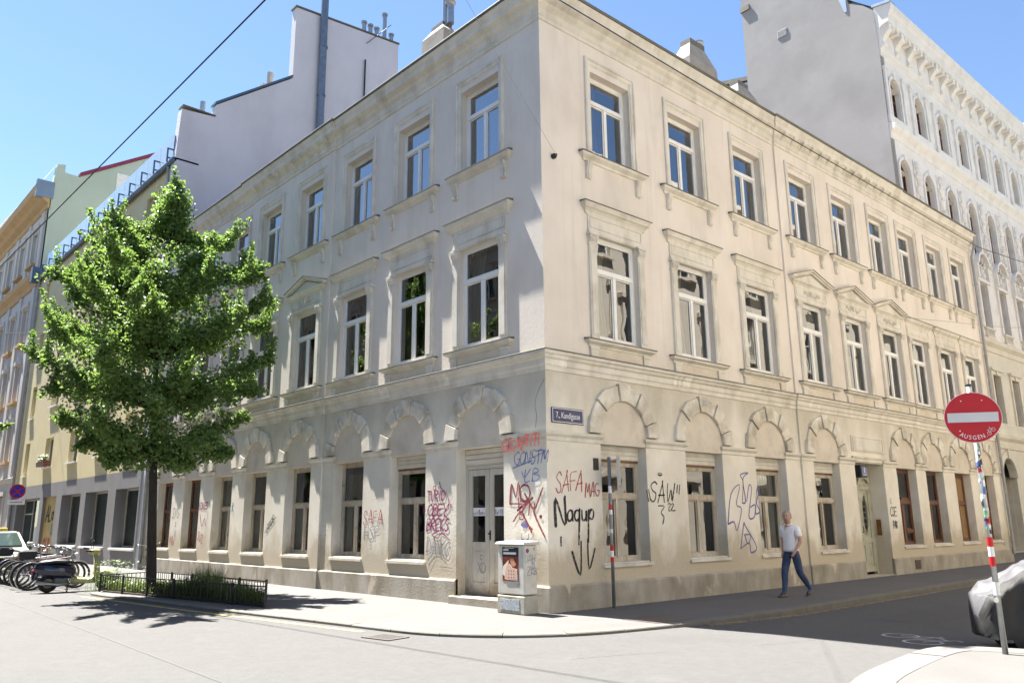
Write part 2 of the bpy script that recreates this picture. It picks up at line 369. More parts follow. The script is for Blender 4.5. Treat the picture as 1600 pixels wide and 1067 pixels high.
for ln in ([(-.36, 0), (-.14, .42), (.24, .42), (.36, 0)], [(-.14, .42), (.02, .02), (.24, .42)], [(-.2, .5), (-.06, .5)], [(.24, .42), (.2, .56), (.36, .56)]): ribbon(b, [bk(*p) for p in ln], .05, z=.001)
onroad(b).build('cycle_symbol', M_WPNT, road)
onroad(ribbon(MB(), [(6.62, 1.75), (8.6, 2.3)], .1)).build('bay_line', M_WPNT, road)
onroad(ribbon(MB(), [(6, -7.15), (1.81, -6.95), (-3.64, -6.72), (-12.3, -6.43), (-30, -5.9)], .03)).build('sealed_joint', flat('bitumen', (.07, .07, .07), .7), road)
for pts, sh in (([(4.2, 4.0), (5.3, 4.0), (5.3, 7.5), (4.2, 7.5)], .85),):
    b = MB(); b.add([(x, y, hroad(x, y)+.004) for x, y in pts], [tuple(range(len(pts)))]); b.build('road_repair', pmat('asphalt_patch_%d' % int(sh*100), tuple(v*sh for v in (.112, .110, .109)), tuple(v*sh for v in (.09, .088, .087)), .9, 9, 8, .7, 60, fine=.5), road)
rr = random.Random(77)
for x, y, a, L_ in ((3.5, -3.2, 1.2, 1.6), (4.6, -.5, 1.4, 2.5)):
    p = [Vector((x, y))]
    for k in range(int(L_/.18)): a += rr.uniform(-.35, .35)*.6; p.append(p[-1]+Vector((math.cos(a), math.sin(a)))*.18)
    onroad(ribbon(MB(), p, .008), .003).build('crack', pmat('crack_dark', (.06, .058, .057), (.03, .03, .03), .95, 9, 2), road)
gr = thing('drain_grate', 'cast iron street drain grate in the asphalt at the kerb', 'drain', (.15, -3.72, hroad(0, -3.7)+.004), R(8))
b = MB(); b.box(-.28, .28, -.2, .2, -.05, .002); b.build('pit', flat('pit_black', (.01, .01, .01), .9), gr)
b = MB()
for a in (-1, 1): b.box(-.3, .3, a*.2-.02, a*.2+.02, -.02, .012); b.box(a*.28-.02, a*.28+.02, -.18, .18, -.02, .011)
b.build('rim', flat('cast_iron', (.10, .09, .085), .6), gr)
me = MB().box(-.014, .014, -.18, .18, -.02, .009).mesh('bar', MATS['cast_iron'])
for i in range(11): obj('bar', me, gr, T((-.24+i*.048, 0, 0)))
mh = thing('manhole_cover', 'square dark manhole cover set in the shaded pavement', 'manhole', (2.0, .55, -.002), R(-2))
b = MB(); b.box(-.36, .36, -.36, .36, -.02, .004); b.build('cover', flat('rusty_cover', (.12, .09, .07), .7), mh)
for sx_ in (-1, 1):
    MB().box(sx_*.38-.02, sx_*.38+.02, -.4, .4, -.02, .007).build('rim', MATS['cast_iron'], mh); MB().box(-.36, .36, sx_*.38-.02, sx_*.38+.02, -.02, .006).build('rim', MATS['cast_iron'], mh)

# ------------------------------------------------------------------ the corner house
A = R(87.953)
ML = Matrix.Identity(4); MR = Matrix.Rotation(A, 4, 'Z')      # local x = to the viewer's right, y = inward
dR = Vector((math.cos(A), math.sin(A)))
house = thing('corner_house', 'old beige corner house with stucco windows and a graffitied ground floor', 'house')
CLx = [-2.0, -4.6, -7.2, -9.78, -12.42, -14.92, -17.48, -20.03]
CRx = [2.25, 5.08, 7.93, 10.72, 13.27, 15.8, 18.12, 20.55, 22.85]
ZL = [(-21.95, -13.85, 0.0), (-13.85, -8.5, -.05), (-8.5, 0.0, 0.0)]
ZR = [(0.0, 9.4, 0.0), (9.4, 17.1, -.05), (17.1, 24.45, 0.0)]
def zone(Z, x):
    for a, b, y in Z:
        if a <= x <= b: return y
Z0, ZS, ZT = 0.0, 4.64, 12.6
GW = .72; GZ0, GZ1 = .80, 3.2
UP1 = (5.44, 7.76, .68); UP2 = (9.72, 11.76, .68)
doorL = (-2.0-.76, -2.0+.76, .16, 3.2, .36); doorR = (13.27-.92, 13.27+.92, .02, 3.27, .55)
for nm, MM, CX, ZZ, dr, di in (('left', ML, CLx, ZL, doorL, 0), ('right', MR, CRx, ZR, doorR, 4)):
    up_, lo_ = MB(), MB()
    g_ops = [(c-GW, c+GW, GZ0, GZ1, .38) for i, c in enumerate(CX) if i != di]+[dr]
    u_ops = [(c-UP1[2], c+UP1[2], UP1[0], UP1[1], .22) for c in CX]+[(c-UP2[2], c+UP2[2], UP2[0], UP2[1], .27) for c in CX]
    for a, b_, y in ZZ:
        ins = lambda ops: [o for o in ops if a <= (o[0]+o[1])/2 <= b_]
        wallsheet(lo_, a, b_, 0, ZS, ins(g_ops), y); wallsheet(up_, a, b_, ZS, ZT, ins(u_ops), y)
        if y:
            for xx in (a, b_):
                for mbx, z0, z1 in ((lo_, 0, ZS), (up_, ZS, ZT)): mbx.add([(xx, y, z0), (xx, 0, z0), (xx, 0, z1), (xx, y, z1)], [(0, 1, 2, 3)])
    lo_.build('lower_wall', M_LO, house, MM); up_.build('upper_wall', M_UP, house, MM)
    e = ZZ[0][0] if nm == 'left' else ZZ[-1][1]
    b = MB()
    if nm == 'left': b.box(e+.01, -1.0, 1.5, 1.6, 0, ZT); b.box(e, e+.1, .05, 9, 0, 12.5)
    else: b.box(1.0, e-.01, 1.5, 1.6, 0, ZT); b.box(e-.1, e, 0.05, 9, 0, 12.5)
    for z in (4.2, 8.9, 12.9): b.box(*((e+.12, -1.5) if nm == 'left' else (1.5, e-.12)), .42, 1.48, z, z+.1)
    b.build('interior', M_ROOM, house, MM)
def facade_path(lo=None, hi=None):
    P = [(-21.95, 0), (-13.85, 0), (-13.85, -.05), (-8.5, -.05), (-8.5, 0), (0, 0)]
    def rp(v, d=0): p = dR*v+Vector((math.sin(A), -math.cos(A)))*d; return (p.x, p.y)
    return P+[rp(9.4), rp(9.4, .05), rp(17.1, .05), rp(17.1), rp(24.45)], rp
FP, rp = facade_path()
prof_str = [(-.05, 4.56), (.025, 4.58), (.025, 4.66), (.055, 4.70), (.055, 4.80), (.10, 4.83), (.12, 4.88), (.16, 4.90), (.165, 4.955), (.15, 4.97), (-.05, 5.0)]
sweep(MB(), prof_str, FP).build('string_course', M_TRIM, house)
sweep(MB(), [(-.04, 5.012), (.17, 4.984), (.178, 4.978), (.178, 4.958), (.16, 4.962)], FP).build('string_flashing', M_TIN, house)
for pts in ([rp(4.0), rp(4.12)], [rp(4.2), rp(4.26)], [rp(4.36), rp(4.62)], [rp(9.98, .05), rp(10.1, .05)], [rp(.12), rp(.55)], [(-3.15, 0), (-2.98, 0)], [(-5.75, 0), (-5.35, 0)], [(-10.2, -.05), (-10.1, -.05)]):
    sweep(MB(), [(p+.004, z) for p, z in prof_str[2:8]]+[(-.02, 4.9), (-.02, 4.66)], pts).build('plaster_repair', pmat('fresh_plaster', (.80, .76, .68), (.66, .62, .54), .9, 9, 5), house)
prof_cor = [(-.05, 12.40), (.03, 12.42), (.03, 12.5), (.06, 12.53), (.06, 12.66), (.13, 12.72), (.15, 12.80), (.24, 12.84), (.27, 12.86), (.275, 12.97), (.30, 13.0), (.345, 13.07), (.345, 13.11), (-.05, 13.16)]
sweep(MB(), prof_cor, FP).build('cornice', M_TRIM, house)
prof_gut = [(.30, 13.115), (.37, 13.115), (.385, 13.15), (.38, 13.175), (.30, 13.185)]
sweep(MB(), prof_gut, FP).build('eaves_flashing', M_TIN, house)
prof_pl = [(-.05, -.02), (.045, -.02), (.045, .44), (.02, .475), (-.05, .48)]
def plinth(p): sweep(MB(), prof_pl, p).build('plinth', M_PLIN, house)
plinth([(-21.95, 0), (-13.85, 0), (-13.85, -.05), (-8.5, -.05), (-8.5, 0), (-2.76, 0)]); plinth([(-1.24, 0), (0, 0), rp(9.4), rp(9.4, .05), rp(12.35, .05)])
plinth([rp(14.19, .05), rp(17.1, .05), rp(17.1), rp(24.45)])
# roof: hipped tin planes, chimneys
e1 = .30; cnr = Vector((0, 0))+Vector((e1, -e1)); re = rp(24.5, e1); b = MB()
rd0 = (-21.95, 6, 16.2); rd1 = (-6, 6, 16.2); rd2 = (*rp(24.45, -6), 16.2)
b.add([(-21.95, -e1, 13.17), (e1, -e1, 13.17), rd1, rd0], [(0, 1, 2, 3)]); b.add([(e1, -e1, 13.172), (*re, 13.172), rd2, rd1], [(0, 1, 2, 3)])
b.add([rd0, rd1, (-11, 11, 13.2), (-21.95, 11, 13.2)], [(0, 1, 2, 3)]); b.add([rd1, rd2, (*rp(24.45, -11), 13.2), (-11, 11, 13.2)], [(0, 1, 2, 3)])
b.build('roof', pmat('old_roof_tiles', (.20, .14, .10), (.13, .10, .08), .85, 4, 4, .5, 30), house)
M_CHIM = pmat('chimney_plaster', (.36, .34, .31), (.25, .235, .21), .9, 2, 5, .5, 20, stain=(.22, .2, .15), stain_scale=2.5, stain_amt=.6)
def chimney(x, y, w_, d_, z0, z1, MM, pots, peak=0):
    b = MB()
    if peak:
        b.rings([[(x-w_/2, y-d_/2, z0), (x+w_/2, y-d_/2, z0), (x+w_/2, y+d_/2, z0), (x-w_/2, y+d_/2, z0)], [(x-w_/2, y-d_/2, z1-peak), (x+w_/2, y-d_/2, z1-peak), (x+w_/2, y+d_/2, z1-peak), (x-w_/2, y+d_/2, z1-peak)],
                 [(x-w_*.22, y-d_*.2, z1), (x+w_*.22, y-d_*.2, z1), (x+w_*.22, y+d_*.2, z1), (x-w_*.22, y+d_*.2, z1)]])
    else:
        b.box(x-w_/2, x+w_/2, y-d_/2, y+d_/2, z0, z1); b.box(x-w_/2-.05, x+w_/2+.05, y-d_/2-.05, y+d_/2+.05, z1+.002, z1+.12)
    c = b.build('chimney', M_CHIM, house, MM)
    for px, py, h in pots:
        q = MB().tube([(x+px, y+py, z1-.05), (x+px, y+py, z1+h)], .11, 10); q.tube([(x+px, y+py, z1+h+.001), (x+px, y+py, z1+h+.05), (x+px, y+py, z1+h+.09), (x+px, y+py, z1+h+.16)], [.11, .17, .17, .05], 10)
        q.build('chimney_pot', M_METAL, c)
    if peak: MB().box(x-w_*.26, x+w_*.26, y-d_*.26, y+d_*.26, z1-.12, z1+.06).build('cap', M_TIN, c)
chimney(-6.75, 2.5, 1.1, .7, 14.0, 16.75, ML, [(.22, 0, 1.05), (.45, 0, .6)], .35)
chimney(8.75, 2.1, 1.45, .75, 13.9, 16.5, MR, [(.5, .1, .3)], .8); chimney(11.3, 2.1, 1.15, .65, 13.9, 16.05, MR, [], .5)
# modillions under the cornice of the middle bays
b = MB()
b.rings([[(-.07, -.27+.0, 12.87), (.07, -.27, 12.87), (.07, -.02, 12.87), (-.07, -.02, 12.87)], [(-.07, -.27, 12.80), (.07, -.27, 12.80), (.07, -.02, 12.75), (-.07, -.02, 12.75)], [(-.06, -.15, 12.73), (.06, -.15, 12.73), (.06, -.02, 12.69), (-.06, -.02, 12.69)], [(-.035, -.09, 12.69), (.035, -.09, 12.69), (.035, -.02, 12.66), (-.035, -.02, 12.66)]])
mod = b.mesh('modillion', M_TRIM)
for i in range(10): obj('modillion', mod, house, ML @ T((-8.85-i*.52, -.05, -.0)) @ T((0, 0, 12.87)) @ Matrix.Diagonal((1.35, 1.0, 1.2, 1)) @ T((0, 0, -12.87)))
for i in range(14): obj('modillion', mod, house, MR @ T((9.75+i*.535, -.05, 0)) @ T((0, 0, 12.87)) @ Matrix.Diagonal((1.35, 1.0, 1.2, 1)) @ T((0, 0, -12.87)))

# ---------- windows
def frame_mesh(hw, z0, z1, zt, y, mats, bar=.07, mull=True, name='window'):
    b = MB(); d = .07; hw += .012; z0 -= .012; z1 += .012; bar += .012
    b.box(-hw, -hw+bar, y, y+d, z0, z1); b.box(hw-bar, hw, y, y+d, z0, z1)
    b.box(-hw+bar, hw-bar, y, y+d, z1-bar, z1); b.box(-hw+bar, hw-bar, y, y+d, z0, z0+bar*.8)
    b.box(-hw+bar, hw-bar, y-.025, y+d, zt-.055, zt+.045)                       # transom
    if mull:
        b.box(-.045, .045, y-.015, y+d, z0+bar*.8, zt-.055)
        for s in (-1, 1):                                                      # casement leaves
            x0, x1 = (-hw+bar, -.045) if s < 0 else (.045, hw-bar); t = .03; ya, yb = y+.012, y+.05
            for q in ((x0, x0+t, z0+bar*.8, zt-.055), (x1-t, x1, z0+bar*.8, zt-.055)): b.box(q[0], q[1], ya, yb, q[2], q[3])
            for q in ((zt-.055-t, zt-.055), (z0+bar*.8, z0+bar*.8+t)): b.box(x0+t, x1-t, ya, yb, *q)
    t = .03
    for q in ((-hw+bar, -hw+bar+t), (hw-bar-t, hw-bar)): b.box(q[0], q[1], y+.012, y+.05, zt+.045, z1-bar)
    for q in ((z1-bar-t, z1-bar), (zt+.045, zt+.045+t)): b.box(-hw+bar+t, hw-bar-t, y+.012, y+.05, *q)
    return b.mesh(name, mats)
def pane_meshes(hw, z0, z1, zt, y, mat, bar=.07, mull=True):
    def pn(x0, x1, a, c, tilt=0):
        return MB().add([(x0, y-tilt, a), (x1, y+tilt, a), (x1, y+tilt, c), (x0, y-tilt, c)], [(0, 1, 2, 3)]).mesh('pane', mat)
    L_ = [pn(-hw+bar, hw-bar, zt+.04, z1-bar, .003)]
    if mull: L_ += [pn(-hw+bar, -.04, z0+bar*.7, zt-.05, -.006), pn(.04, hw-bar, z0+bar*.7, zt-.05, .006)]
    else: L_ += [pn(-hw+bar, hw-bar, z0+bar*.7, zt-.05, .003)]
    return L_
def curtain_mesh(x0, x1, z0, z1, y, mat, folds=6, amp=.03, gather=0.0):
    b = MB(); n = folds*6; rows = 6; rs = []
    for j in range(rows):
        t = j/(rows-1); z = z0+(z1-z0)*t; r = []
        for i in range(n+1):
            u = i/n; xx = x0+(x1-x0)*u; xx = xx+(x0-xx)*gather*math.sin(pi*min(1, (1-t)*1.1))*.8
            r.append((xx, y+amp*math.sin(u*folds*2*pi)*(1-.4*t), z))
        rs.append(r)
    b.rings(rs, closed=False, caps=False); return b.mesh('curtain', mat, smooth=True)
def ring_frame(hw0, hw1, z0, z1, zt_top, prof, mb):
    """architrave round three sides: prof = list of (fraction from outer to inner, protrusion)"""
    pts = []
    for f, p in prof:
        h = hw1+(hw0-hw1)*f; zt = zt_top-(hw1-h)
        pts.append([(-h, -p, z0), (-h, -p, zt), (h, -p, zt), (h, -p, z0)])
    rs = [[pts[i][k] for i in range(len(pts))] for k in range(4)]
    return mb.rings(rs, closed=False, caps=False)
# shared meshes, x centred, real heights
W2f = frame_mesh(.68, 9.72, 11.76, 11.12, .19, M_WHITE, .08); W2p = pane_meshes(.68, 9.72, 11.76, 11.12, .225, M_GLASST, .08)
W2s = ring_frame(.674, .86, 9.66, 0, 12.08, [(0, -.02), (0, .04), (.18, .06), (.36, .06), (.42, .035), (.8, .03), (.86, .012), (1, .01), (1, -.05)], MB()).mesh('surround', M_TRIM)
sill_prof = [(.0, 9.44), (.03, 9.45), (.04, 9.50), (.10, 9.54), (.125, 9.56), (.135, 9.61), (.125, 9.63), (-.01, 9.665)]
W2sill = flash(hoodmesh(MB(), sill_prof, .97), .97, .135, 9.63, 9.665).mesh('sill', [M_TRIM, M_TIN])
def corbel():
    b = MB(); pr_ = [(.0, 9.05), (.035, 9.04), (.06, 9.09), (.045, 9.16), (.055, 9.26), (.09, 9.33), (.105, 9.40), (.10, 9.445), (0, 9.445)]
    b.add([(-.075, -p, z) for p, z in pr_]+[(.075, -p, z) for p, z in pr_], [tuple(range(9)), tuple(range(17, 8, -1))]+[(i, i+9, i+10, i+1) for i in range(8)])
    b.add([(-.04, -p-.012, z) for p, z in pr_[1:8]]+[(.04, -p-.012, z) for p, z in pr_[1:8]], [(i, i+7, i+8, i+1) for i in range(6)])
    return b.mesh('corbel', M_TRIM)
W2c = corbel()
W1f = frame_mesh(.68, 5.44, 7.76, 6.98, .10, M_WHITE, .085); W1p = pane_meshes(.68, 5.44, 7.76, 6.98, .135, M_GLASS, .085)
b = MB(); b.box(-.91, -.684, -.05, .02, 5.38, 7.5); b.box(-.88, -.715, -.065, -.04, 5.5, 7.42); W1pil = b.mesh('pilaster', M_TRIM)
b = MB(); b.box(-.925, -.67, -.06, .02, 7.5, 7.54); b.box(-.905, -.69, -.075, .02, 7.54, 7.72); b.box(-.95, -.65, -.105, .02, 7.72, 7.77)
for k in range(5): b.tube([(-.885+.043*k, -.07, 7.55), (-.885+.043*k, -.09, 7.62), (-.885+.043*k, -.11, 7.71)], [.012, .022, .014], 6)
for s in (-.90, -.70): b.disc((s, -.09, 7.68), (0, 1, 0), .035, .04, 10)
W1cap = b.mesh('capital', M_TRIM)
b = MB(); b.box(-.64, .64, -.035, .02, 7.75, 7.84); b.box(-.91, .91, -.05, .02, 7.775, 7.86); b.box(-.91, .91, -.03, .02, 7.86, 8.2)
for q in ((-.86, .86, 7.9, 7.925), (-.86, .86, 8.14, 8.165)): b.box(q[0], q[1], -.045, -.02, q[2], q[3])
for s in (-1, 1): b.box(min(s*.86, s*.835), max(s*.86, s*.835), -.044, -.02, 7.925, 8.14)
W1fr = b.mesh('frieze', M_TRIM)
hp = [(.0, 8.19), (.035, 8.20), (.045, 8.25), (.085, 8.30), (.13, 8.33), (.14, 8.37), (.16, 8.40), (.165, 8.44), (-.01, 8.47)]
W1hood = flash(hoodmesh(MB(), hp, .95), .95, .165, 8.445, 8.47).mesh('hood', [M_TRIM, M_TIN])
b = hoodmesh(MB(), [(.0, 8.19), (.035, 8.20), (.045, 8.24), (.09, 8.29), (.12, 8.31), (.125, 8.35), (-.01, 8.36)], .95)
b.prism([(-1.0, 8.352), (1.0, 8.352), (0, 8.66)], -.05, .02)
for s in (-1, 1):
    a0 = Vector((s*1.13, 8.345)); a1 = Vector((0, 8.68)); 
    up_n = Vector((-(a1-a0).y, (a1-a0).x)).normalized(); up_n = up_n if up_n.y > 0 else -up_n
    for o0, o1, p in ((0, .05, .12), (.05, .10, .165), (.101, .118, .18)):
        b.add([(q.x, yy, q.y) for yy in (-p, .02) for q in (a0+up_n*o0, Vector((0, a1.y+o0*1.05)), Vector((0, a1.y+o1*1.05)), a0+up_n*o1)], [(0, 1, 2, 3), (7, 6, 5, 4), (0, 4, 5, 1), (1, 5, 6, 2), (2, 6, 7, 3), (3, 7, 4, 0)], 1 if p > .17 else 0)
W1ped = b.mesh('pediment', [M_TRIM, M_TIN])
def ornament(seed):
    rr = random.Random(seed); b = MB()
    for s in (-1, 1):
        for k in range(5):
            c = Vector((s*(.07+.085*k), 0, 8.03+.05*math.sin(k*1.7+seed))); q = []
            for i in range(9):
                a = i/8*1.6*pi+k*.9; r_ = .065*(1-i/11); q.append((c.x+s*r_*math.cos(a), -.04-.012*(i/8), c.z+r_*math.sin(a)))
            b.tube(q, [.016*(1-.5*i/8) for i in range(9)], 5)
            b.ellipsoid((c.x, -.045, c.z+.02), (.022, .02, .022), 6, 4)
    b.ellipsoid((0, -.05, 8.04), (.06, .035, .085), 8, 6); b.ellipsoid((0, -.05, 8.12), (.035, .03, .03), 8, 4)
    return b.mesh('ornament', M_TRIM)
ORN = [ornament(1), ornament(2)]
sp1 = [(.0, 5.22), (.03, 5.23), (.04, 5.27), (.10, 5.30), (.13, 5.315), (.14, 5.36), (.13, 5.375), (-.01, 5.40)]
W1sill = flash(hoodmesh(MB(), sp1, .96), .96, .14, 5.375, 5.40).mesh('sill', [M_TRIM, M_TIN])
b = MB(); b.box(-.96, -.74, -.055, .02, 4.99, 5.225); b.box(-.98, -.72, -.07, .02, 5.17, 5.222); W1foot = b.mesh('bracket', M_TRIM)
b = MB(); b.box(-.73, .73, -.02, .01, 4.99, 5.223); W1apr = b.mesh('apron', M_TYM)
curt = {'full': curtain_mesh(-.62, .62, 5.5, 7.7, .30, M_CURT, 9), 'left': curtain_mesh(-.64, -.06, 5.5, 7.7, .30, M_CURT2, 5, gather=.3), 'right': curtain_mesh(.64, .06, 5.5, 7.7, .30, M_CURT, 5, gather=.35), 'half': curtain_mesh(-.64, .64, 5.5, 6.6, .28, M_CURT, 8, .015)}
def up_windows(MM, CX, ZZ, peds, seed, cplan):
    rr = random.Random(seed)
    for i, c in enumerate(CX):
        y = zone(ZZ, c); m = MM @ T((c, y, 0))
        w_ = obj('window', W2f, house, m)
        for p in W2p: obj('pane', p, w_)
        obj('surround', W2s, w_); obj('sill', W2sill, w_)
        for s in (-1, 1): obj('corbel', W2c, w_, T((s*.84, 0, 0)))
        k = cplan[i % len(cplan)]
        for kk in k[0]: obj('curtain', curt[kk], w_, T((0, .05, 4.28)) @ Matrix.Diagonal((.98, 1, .99, 1)))
        w_ = obj('window', W1f, house, m)
        for p in W1p: obj('pane', p, w_)
        for s in (1, -1):
            obj('pilaster', W1pil, w_, Matrix.Diagonal((s, 1, 1, 1))); obj('capital', W1cap, w_, Matrix.Diagonal((s, 1, 1, 1))); obj('bracket', W1foot, w_, Matrix.Diagonal((s, 1, 1, 1)))
        obj('frieze', W1fr, w_); obj('sill', W1sill, w_); obj('apron', W1apr, w_)
        if i in peds: obj('pediment', W1ped, w_); obj('ornament', ORN[(i+seed) % 2], w_)
        else: obj('hood', W1hood, w_)
        for kk in k[1]: obj('curtain', curt[kk], w_)
up_windows(ML, CLx, ZL, (3, 4), 1, [(('left',), ('left',)), (('full',), ('left', 'right')), (('left', 'right'), ('right',)), (('full',), ('full',)), (('full',), ('full',)), (('left',), ('half',)), ((), ('full',)), (('full',), ())])
up_windows(MR, CRx, ZR, (3, 4, 5), 2, [(('left',), ('left',)), ((), ('left',)), (('left', 'right'), ('right',)), (('full',), ('left', 'right')), (('left', 'right'), ('half',)), (('full',), ('full',)), (('left',), ('full',)), (('full',), ('left',)), ((), ('full',))])

# ---------- ground floor arches, imposts, windows
def stone_mesh(a0, a1, r0, r1, p, zc=3.40):
    b = MB(); n = 4; g_ = .011; rs = []
    for i in range(n+1):
        a = a0+(a1-a0)*i/n
        if i == 0: a += g_
        if i == n: a -= g_
        c, s = math.cos(a), math.sin(a)
        rs.append([(c*r0, .01, zc+s*r0), (c*r0, -p+.012, zc+s*r0), (c*(r0+.015), -p, zc+s*(r0+.015)), (c*(r1-.015), -p, zc+s*(r1-.015)), (c*r1, -p+.012, zc+s*r1), (c*r1, .01, zc+s*r1)])
    return b.rings(rs).mesh('arch_stone', M_STONE)
NST = 9; STN = [stone_mesh(pi*i/NST, pi*(i+1)/NST, .735, 1.075+(.04 if i % 2 == 0 else 0), .095 if i % 2 == 0 else .06) for i in range(NST)]
b = MB(); n = 20; b.add([(.735*math.cos(pi*i/n), -.006, 3.40+.735*math.sin(pi*i/n)) for i in range(n+1)]+[(-.72, -.006, 3.215), (.72, -.006, 3.215)], [tuple(range(n+1))+(n+1, n+2)]); n = 18; q_ = [[(r_*math.cos(pi*i/n), y_, 3.40+r_*math.sin(pi*i/n)) for r_, y_ in ((.74, .01), (.74, -.02), (1.05, -.02), (1.05, .01))] for i in range(n+1)]; b.rings(q_, mi=1)
TYM = b.mesh('arch', [M_TYM, pmat('dirty_mortar', (.13, .105, .075), (.09, .075, .055), .95, 6, 3)])
imp = [(.0, 3.19), (.02, 3.20), (.02, 3.27), (.05, 3.30), (.07, 3.32), (.075, 3.37), (-.01, 3.385)]
def gwin_mesh(top, mat): return frame_mesh(.72, .84, top, 2.16, .26, mat, .09), pane_meshes(.72, .84, top, 2.16, .30, M_GLASSG, .09)
GWs = {k: gwin_mesh(*k) for k in ((2.9, M_OLDW), (3.19, M_OLDW), (3.19, M_BROWN))}
b = MB(); b.box(-.73, .73, .22, .34, 2.91, 3.21)
for k in range(3): b.box(-.69, .69, .20+.0, .235, 2.925+k*.092, 2.925+k*.092+.075)
SHUT = b.mesh('shutter_box', M_WHITE if False else pmat('dirty_white_paint', (.66, .63, .56), (.54, .5, .43), .6, 3, 4))
LBAR = MB().box(-.715, .715, .245, .30, 2.86, 2.925).mesh('lintel_bar', pmat('rusty_bar', (.22, .12, .05), (.12, .06, .025), .7, 7, 4))
GSILL = MB().box(-.76, .76, -.05, .28, .74, .80).box(-.70, .70, .02, .28, .80, .835).mesh('sill', M_TRIM)
GCURT = curtain_mesh(-.62, .62, .9, 2.9, .40, M_CURT, 10, .02); GCURT2 = curtain_mesh(-.62, -.05, .9, 3.1, .42, M_CURT, 6, .03)
BOARD = MB().add([(-.62, .31, .9), (.62, .31, .9), (.62, .31, 3.1), (-.62, .31, 3.1)], [(0, 1, 2, 3)]); 
slats = MB()
for k in range(44): slats.box(-.61, .61, .29, .305, .92+k*.05, .92+k*.05+.04)
BLIND = slats.mesh('blind', M_BOARD)
def ground_floor(MM, CX, ZZ, di, kinds):
    for i, c in enumerate(CX):
        y = zone(ZZ, c); m = MM @ T((c, y, 0))
        if not (di == 4 and i == di):
            a = obj('arch', TYM, house, m)
            for s_ in STN: obj('arch_stone', s_, a)
        if i == di: continue
        k = kinds[i]; f, ps = GWs[(2.9, M_OLDW) if k == 's' else ((3.19, M_OLDW) if k == 'o' else (3.19, M_BROWN))]
        w_ = obj('window', f, house, m)
        for p in ps: obj('pane', p, w_)
        obj('sill', GSILL, w_)
        if k == 's': obj('shutter_box', SHUT, w_); obj('lintel_bar', LBAR, w_)
        if k == 'x': obj('blind', BLIND, w_)
        if k in 'os' and i % 3 == 2: obj('curtain', GCURT2 if i % 2 else GCURT, w_)
    ed = sorted([ZZ[0][0]]+[v for i, c in enumerate(CX) for v in ((c-GW, c+GW) if i != di else ((c-.76, c+.76) if di == 0 else (c-.92, c+.92)))]+[ZZ[-1][1]])
    for a, b_ in zip(ed[::2], ed[1::2]):
        cuts = [a]+[z[1] for z in ZZ[:-1] if a < z[1] < b_]+[b_]
        for p, q in zip(cuts[:-1], cuts[1:]):
            y = zone(ZZ, (p+q)/2); mbx = MB(); hoodmesh(mbx, imp, (q-p)/2-.004)
            mbx.build('impost', M_TRIM, house, MM @ T(((p+q)/2, y, 0)))
ground_floor(ML, CLx, ZL, 0, ['d', 's', 'o', 'o', 'o', 'o', 'b', 'b']); ground_floor(MR, CRx, ZR, 4, ['s', 's', 's', 's', 'd', 'b', 'b', 'x', 'x'])

# ---------- shop door on the left front
b = MB(); b.box(-.77, .77, .27, .37, 2.845, 3.21)
for k in range(3): b.box(-.75, .75, .24, .275, 2.87+k*.11, 2.87+k*.11+.09)
M_DOOR = pmat('worn_door_paint', (.58, .545, .48), (.44, .40, .33), .65, 4, 6, .3, 60, stretch=(1, 1, .3), stain=(.17, .13, .09), stain_scale=2.6, stain_z=(.1, .9), stain_lo=.45, stain_hi=.8, stain_amt=.8)
dL = MB(); dL.box(-.77, -.69, .26, .37, .15, 2.84); dL.box(.69, .77, .26, .37, .15, 2.84); dL.box(-.69, .69, .26, .36, 2.76, 2.84)
door = dL.build('door', M_DOOR, house, ML @ T((-2.0, 0, 0)))
b.build('shutter_box', MATS['dirty_white_paint'], door)
for s in (-1, 1):
    x0, x1 = (-.69, -.006) if s < 0 else (.006, .69); q = MB()
    q.box(x0, x0+.13, .28, .33, .17, 2.75); q.box(x1-.13, x1, .28, .33, .17, 2.75); q.box(x0+.13, x1-.13, .28, .33, 2.62, 2.75); q.box(x0+.13, x1-.13, .28, .33, 1.12, 1.24); q.box(x0+.13, x1-.13, .28, .33, .17, .42)
    q.box(x0+.13, x1-.13, .30, .32, .42, 1.12); q.box(x0+.19, x1-.19, .285, .30, .50, 1.04)
    q.build('door_leaf', M_DOOR, door)
    MB().add([(x0+.13, .31, 1.24), (x1-.13, .31, 1.24), (x1-.13, .31, 2.62), (x0+.13, .31, 2.62)], [(0, 1, 2, 3)]).build('pane', M_GLASSG, door)
    MB().box(x0+.14, x1-.14, .302, .306, 1.78, 1.95).build('notice', M_SWHITE, door)
    n_ = MB(); rr = random.Random(s+5)
    for k in range(7): xx = x0+.15+.055*k; n_.box(xx, xx+rr.uniform(.02, .045), .2995, .3015, 1.80, 1.80+rr.uniform(.04, .13))
    n_.build('notice_print', flat('print_grey', (.25, .28, .33)), door)
q = MB(); q.box(.015, .045, .265, .285, 1.28, 1.48); q.tube([(.03, .275, 1.42), (.03, .22, 1.42), (.03, .215, 1.41), (.12, .215, 1.40)], .01, 6); q.build('handle', M_DARK, door)
MB().bbox(-.86, .86, -.14, .30, -.02, .155, .012).build('door_step', M_PLIN, house, ML @ T((-2.0, 0, 0)))
MB().add([(-.69, .9, .16), (.69, .9, .16), (.69, .9, 2.8), (-.69, .9, 2.8)], [(0, 1, 2, 3)]).build('shop_blind', pmat('grey_blind', (.22, .21, .19), (.15, .14, .13), .9, 12, 2, stretch=(1, 1, .05)), house, ML @ T((-2.0, 0, 0)))

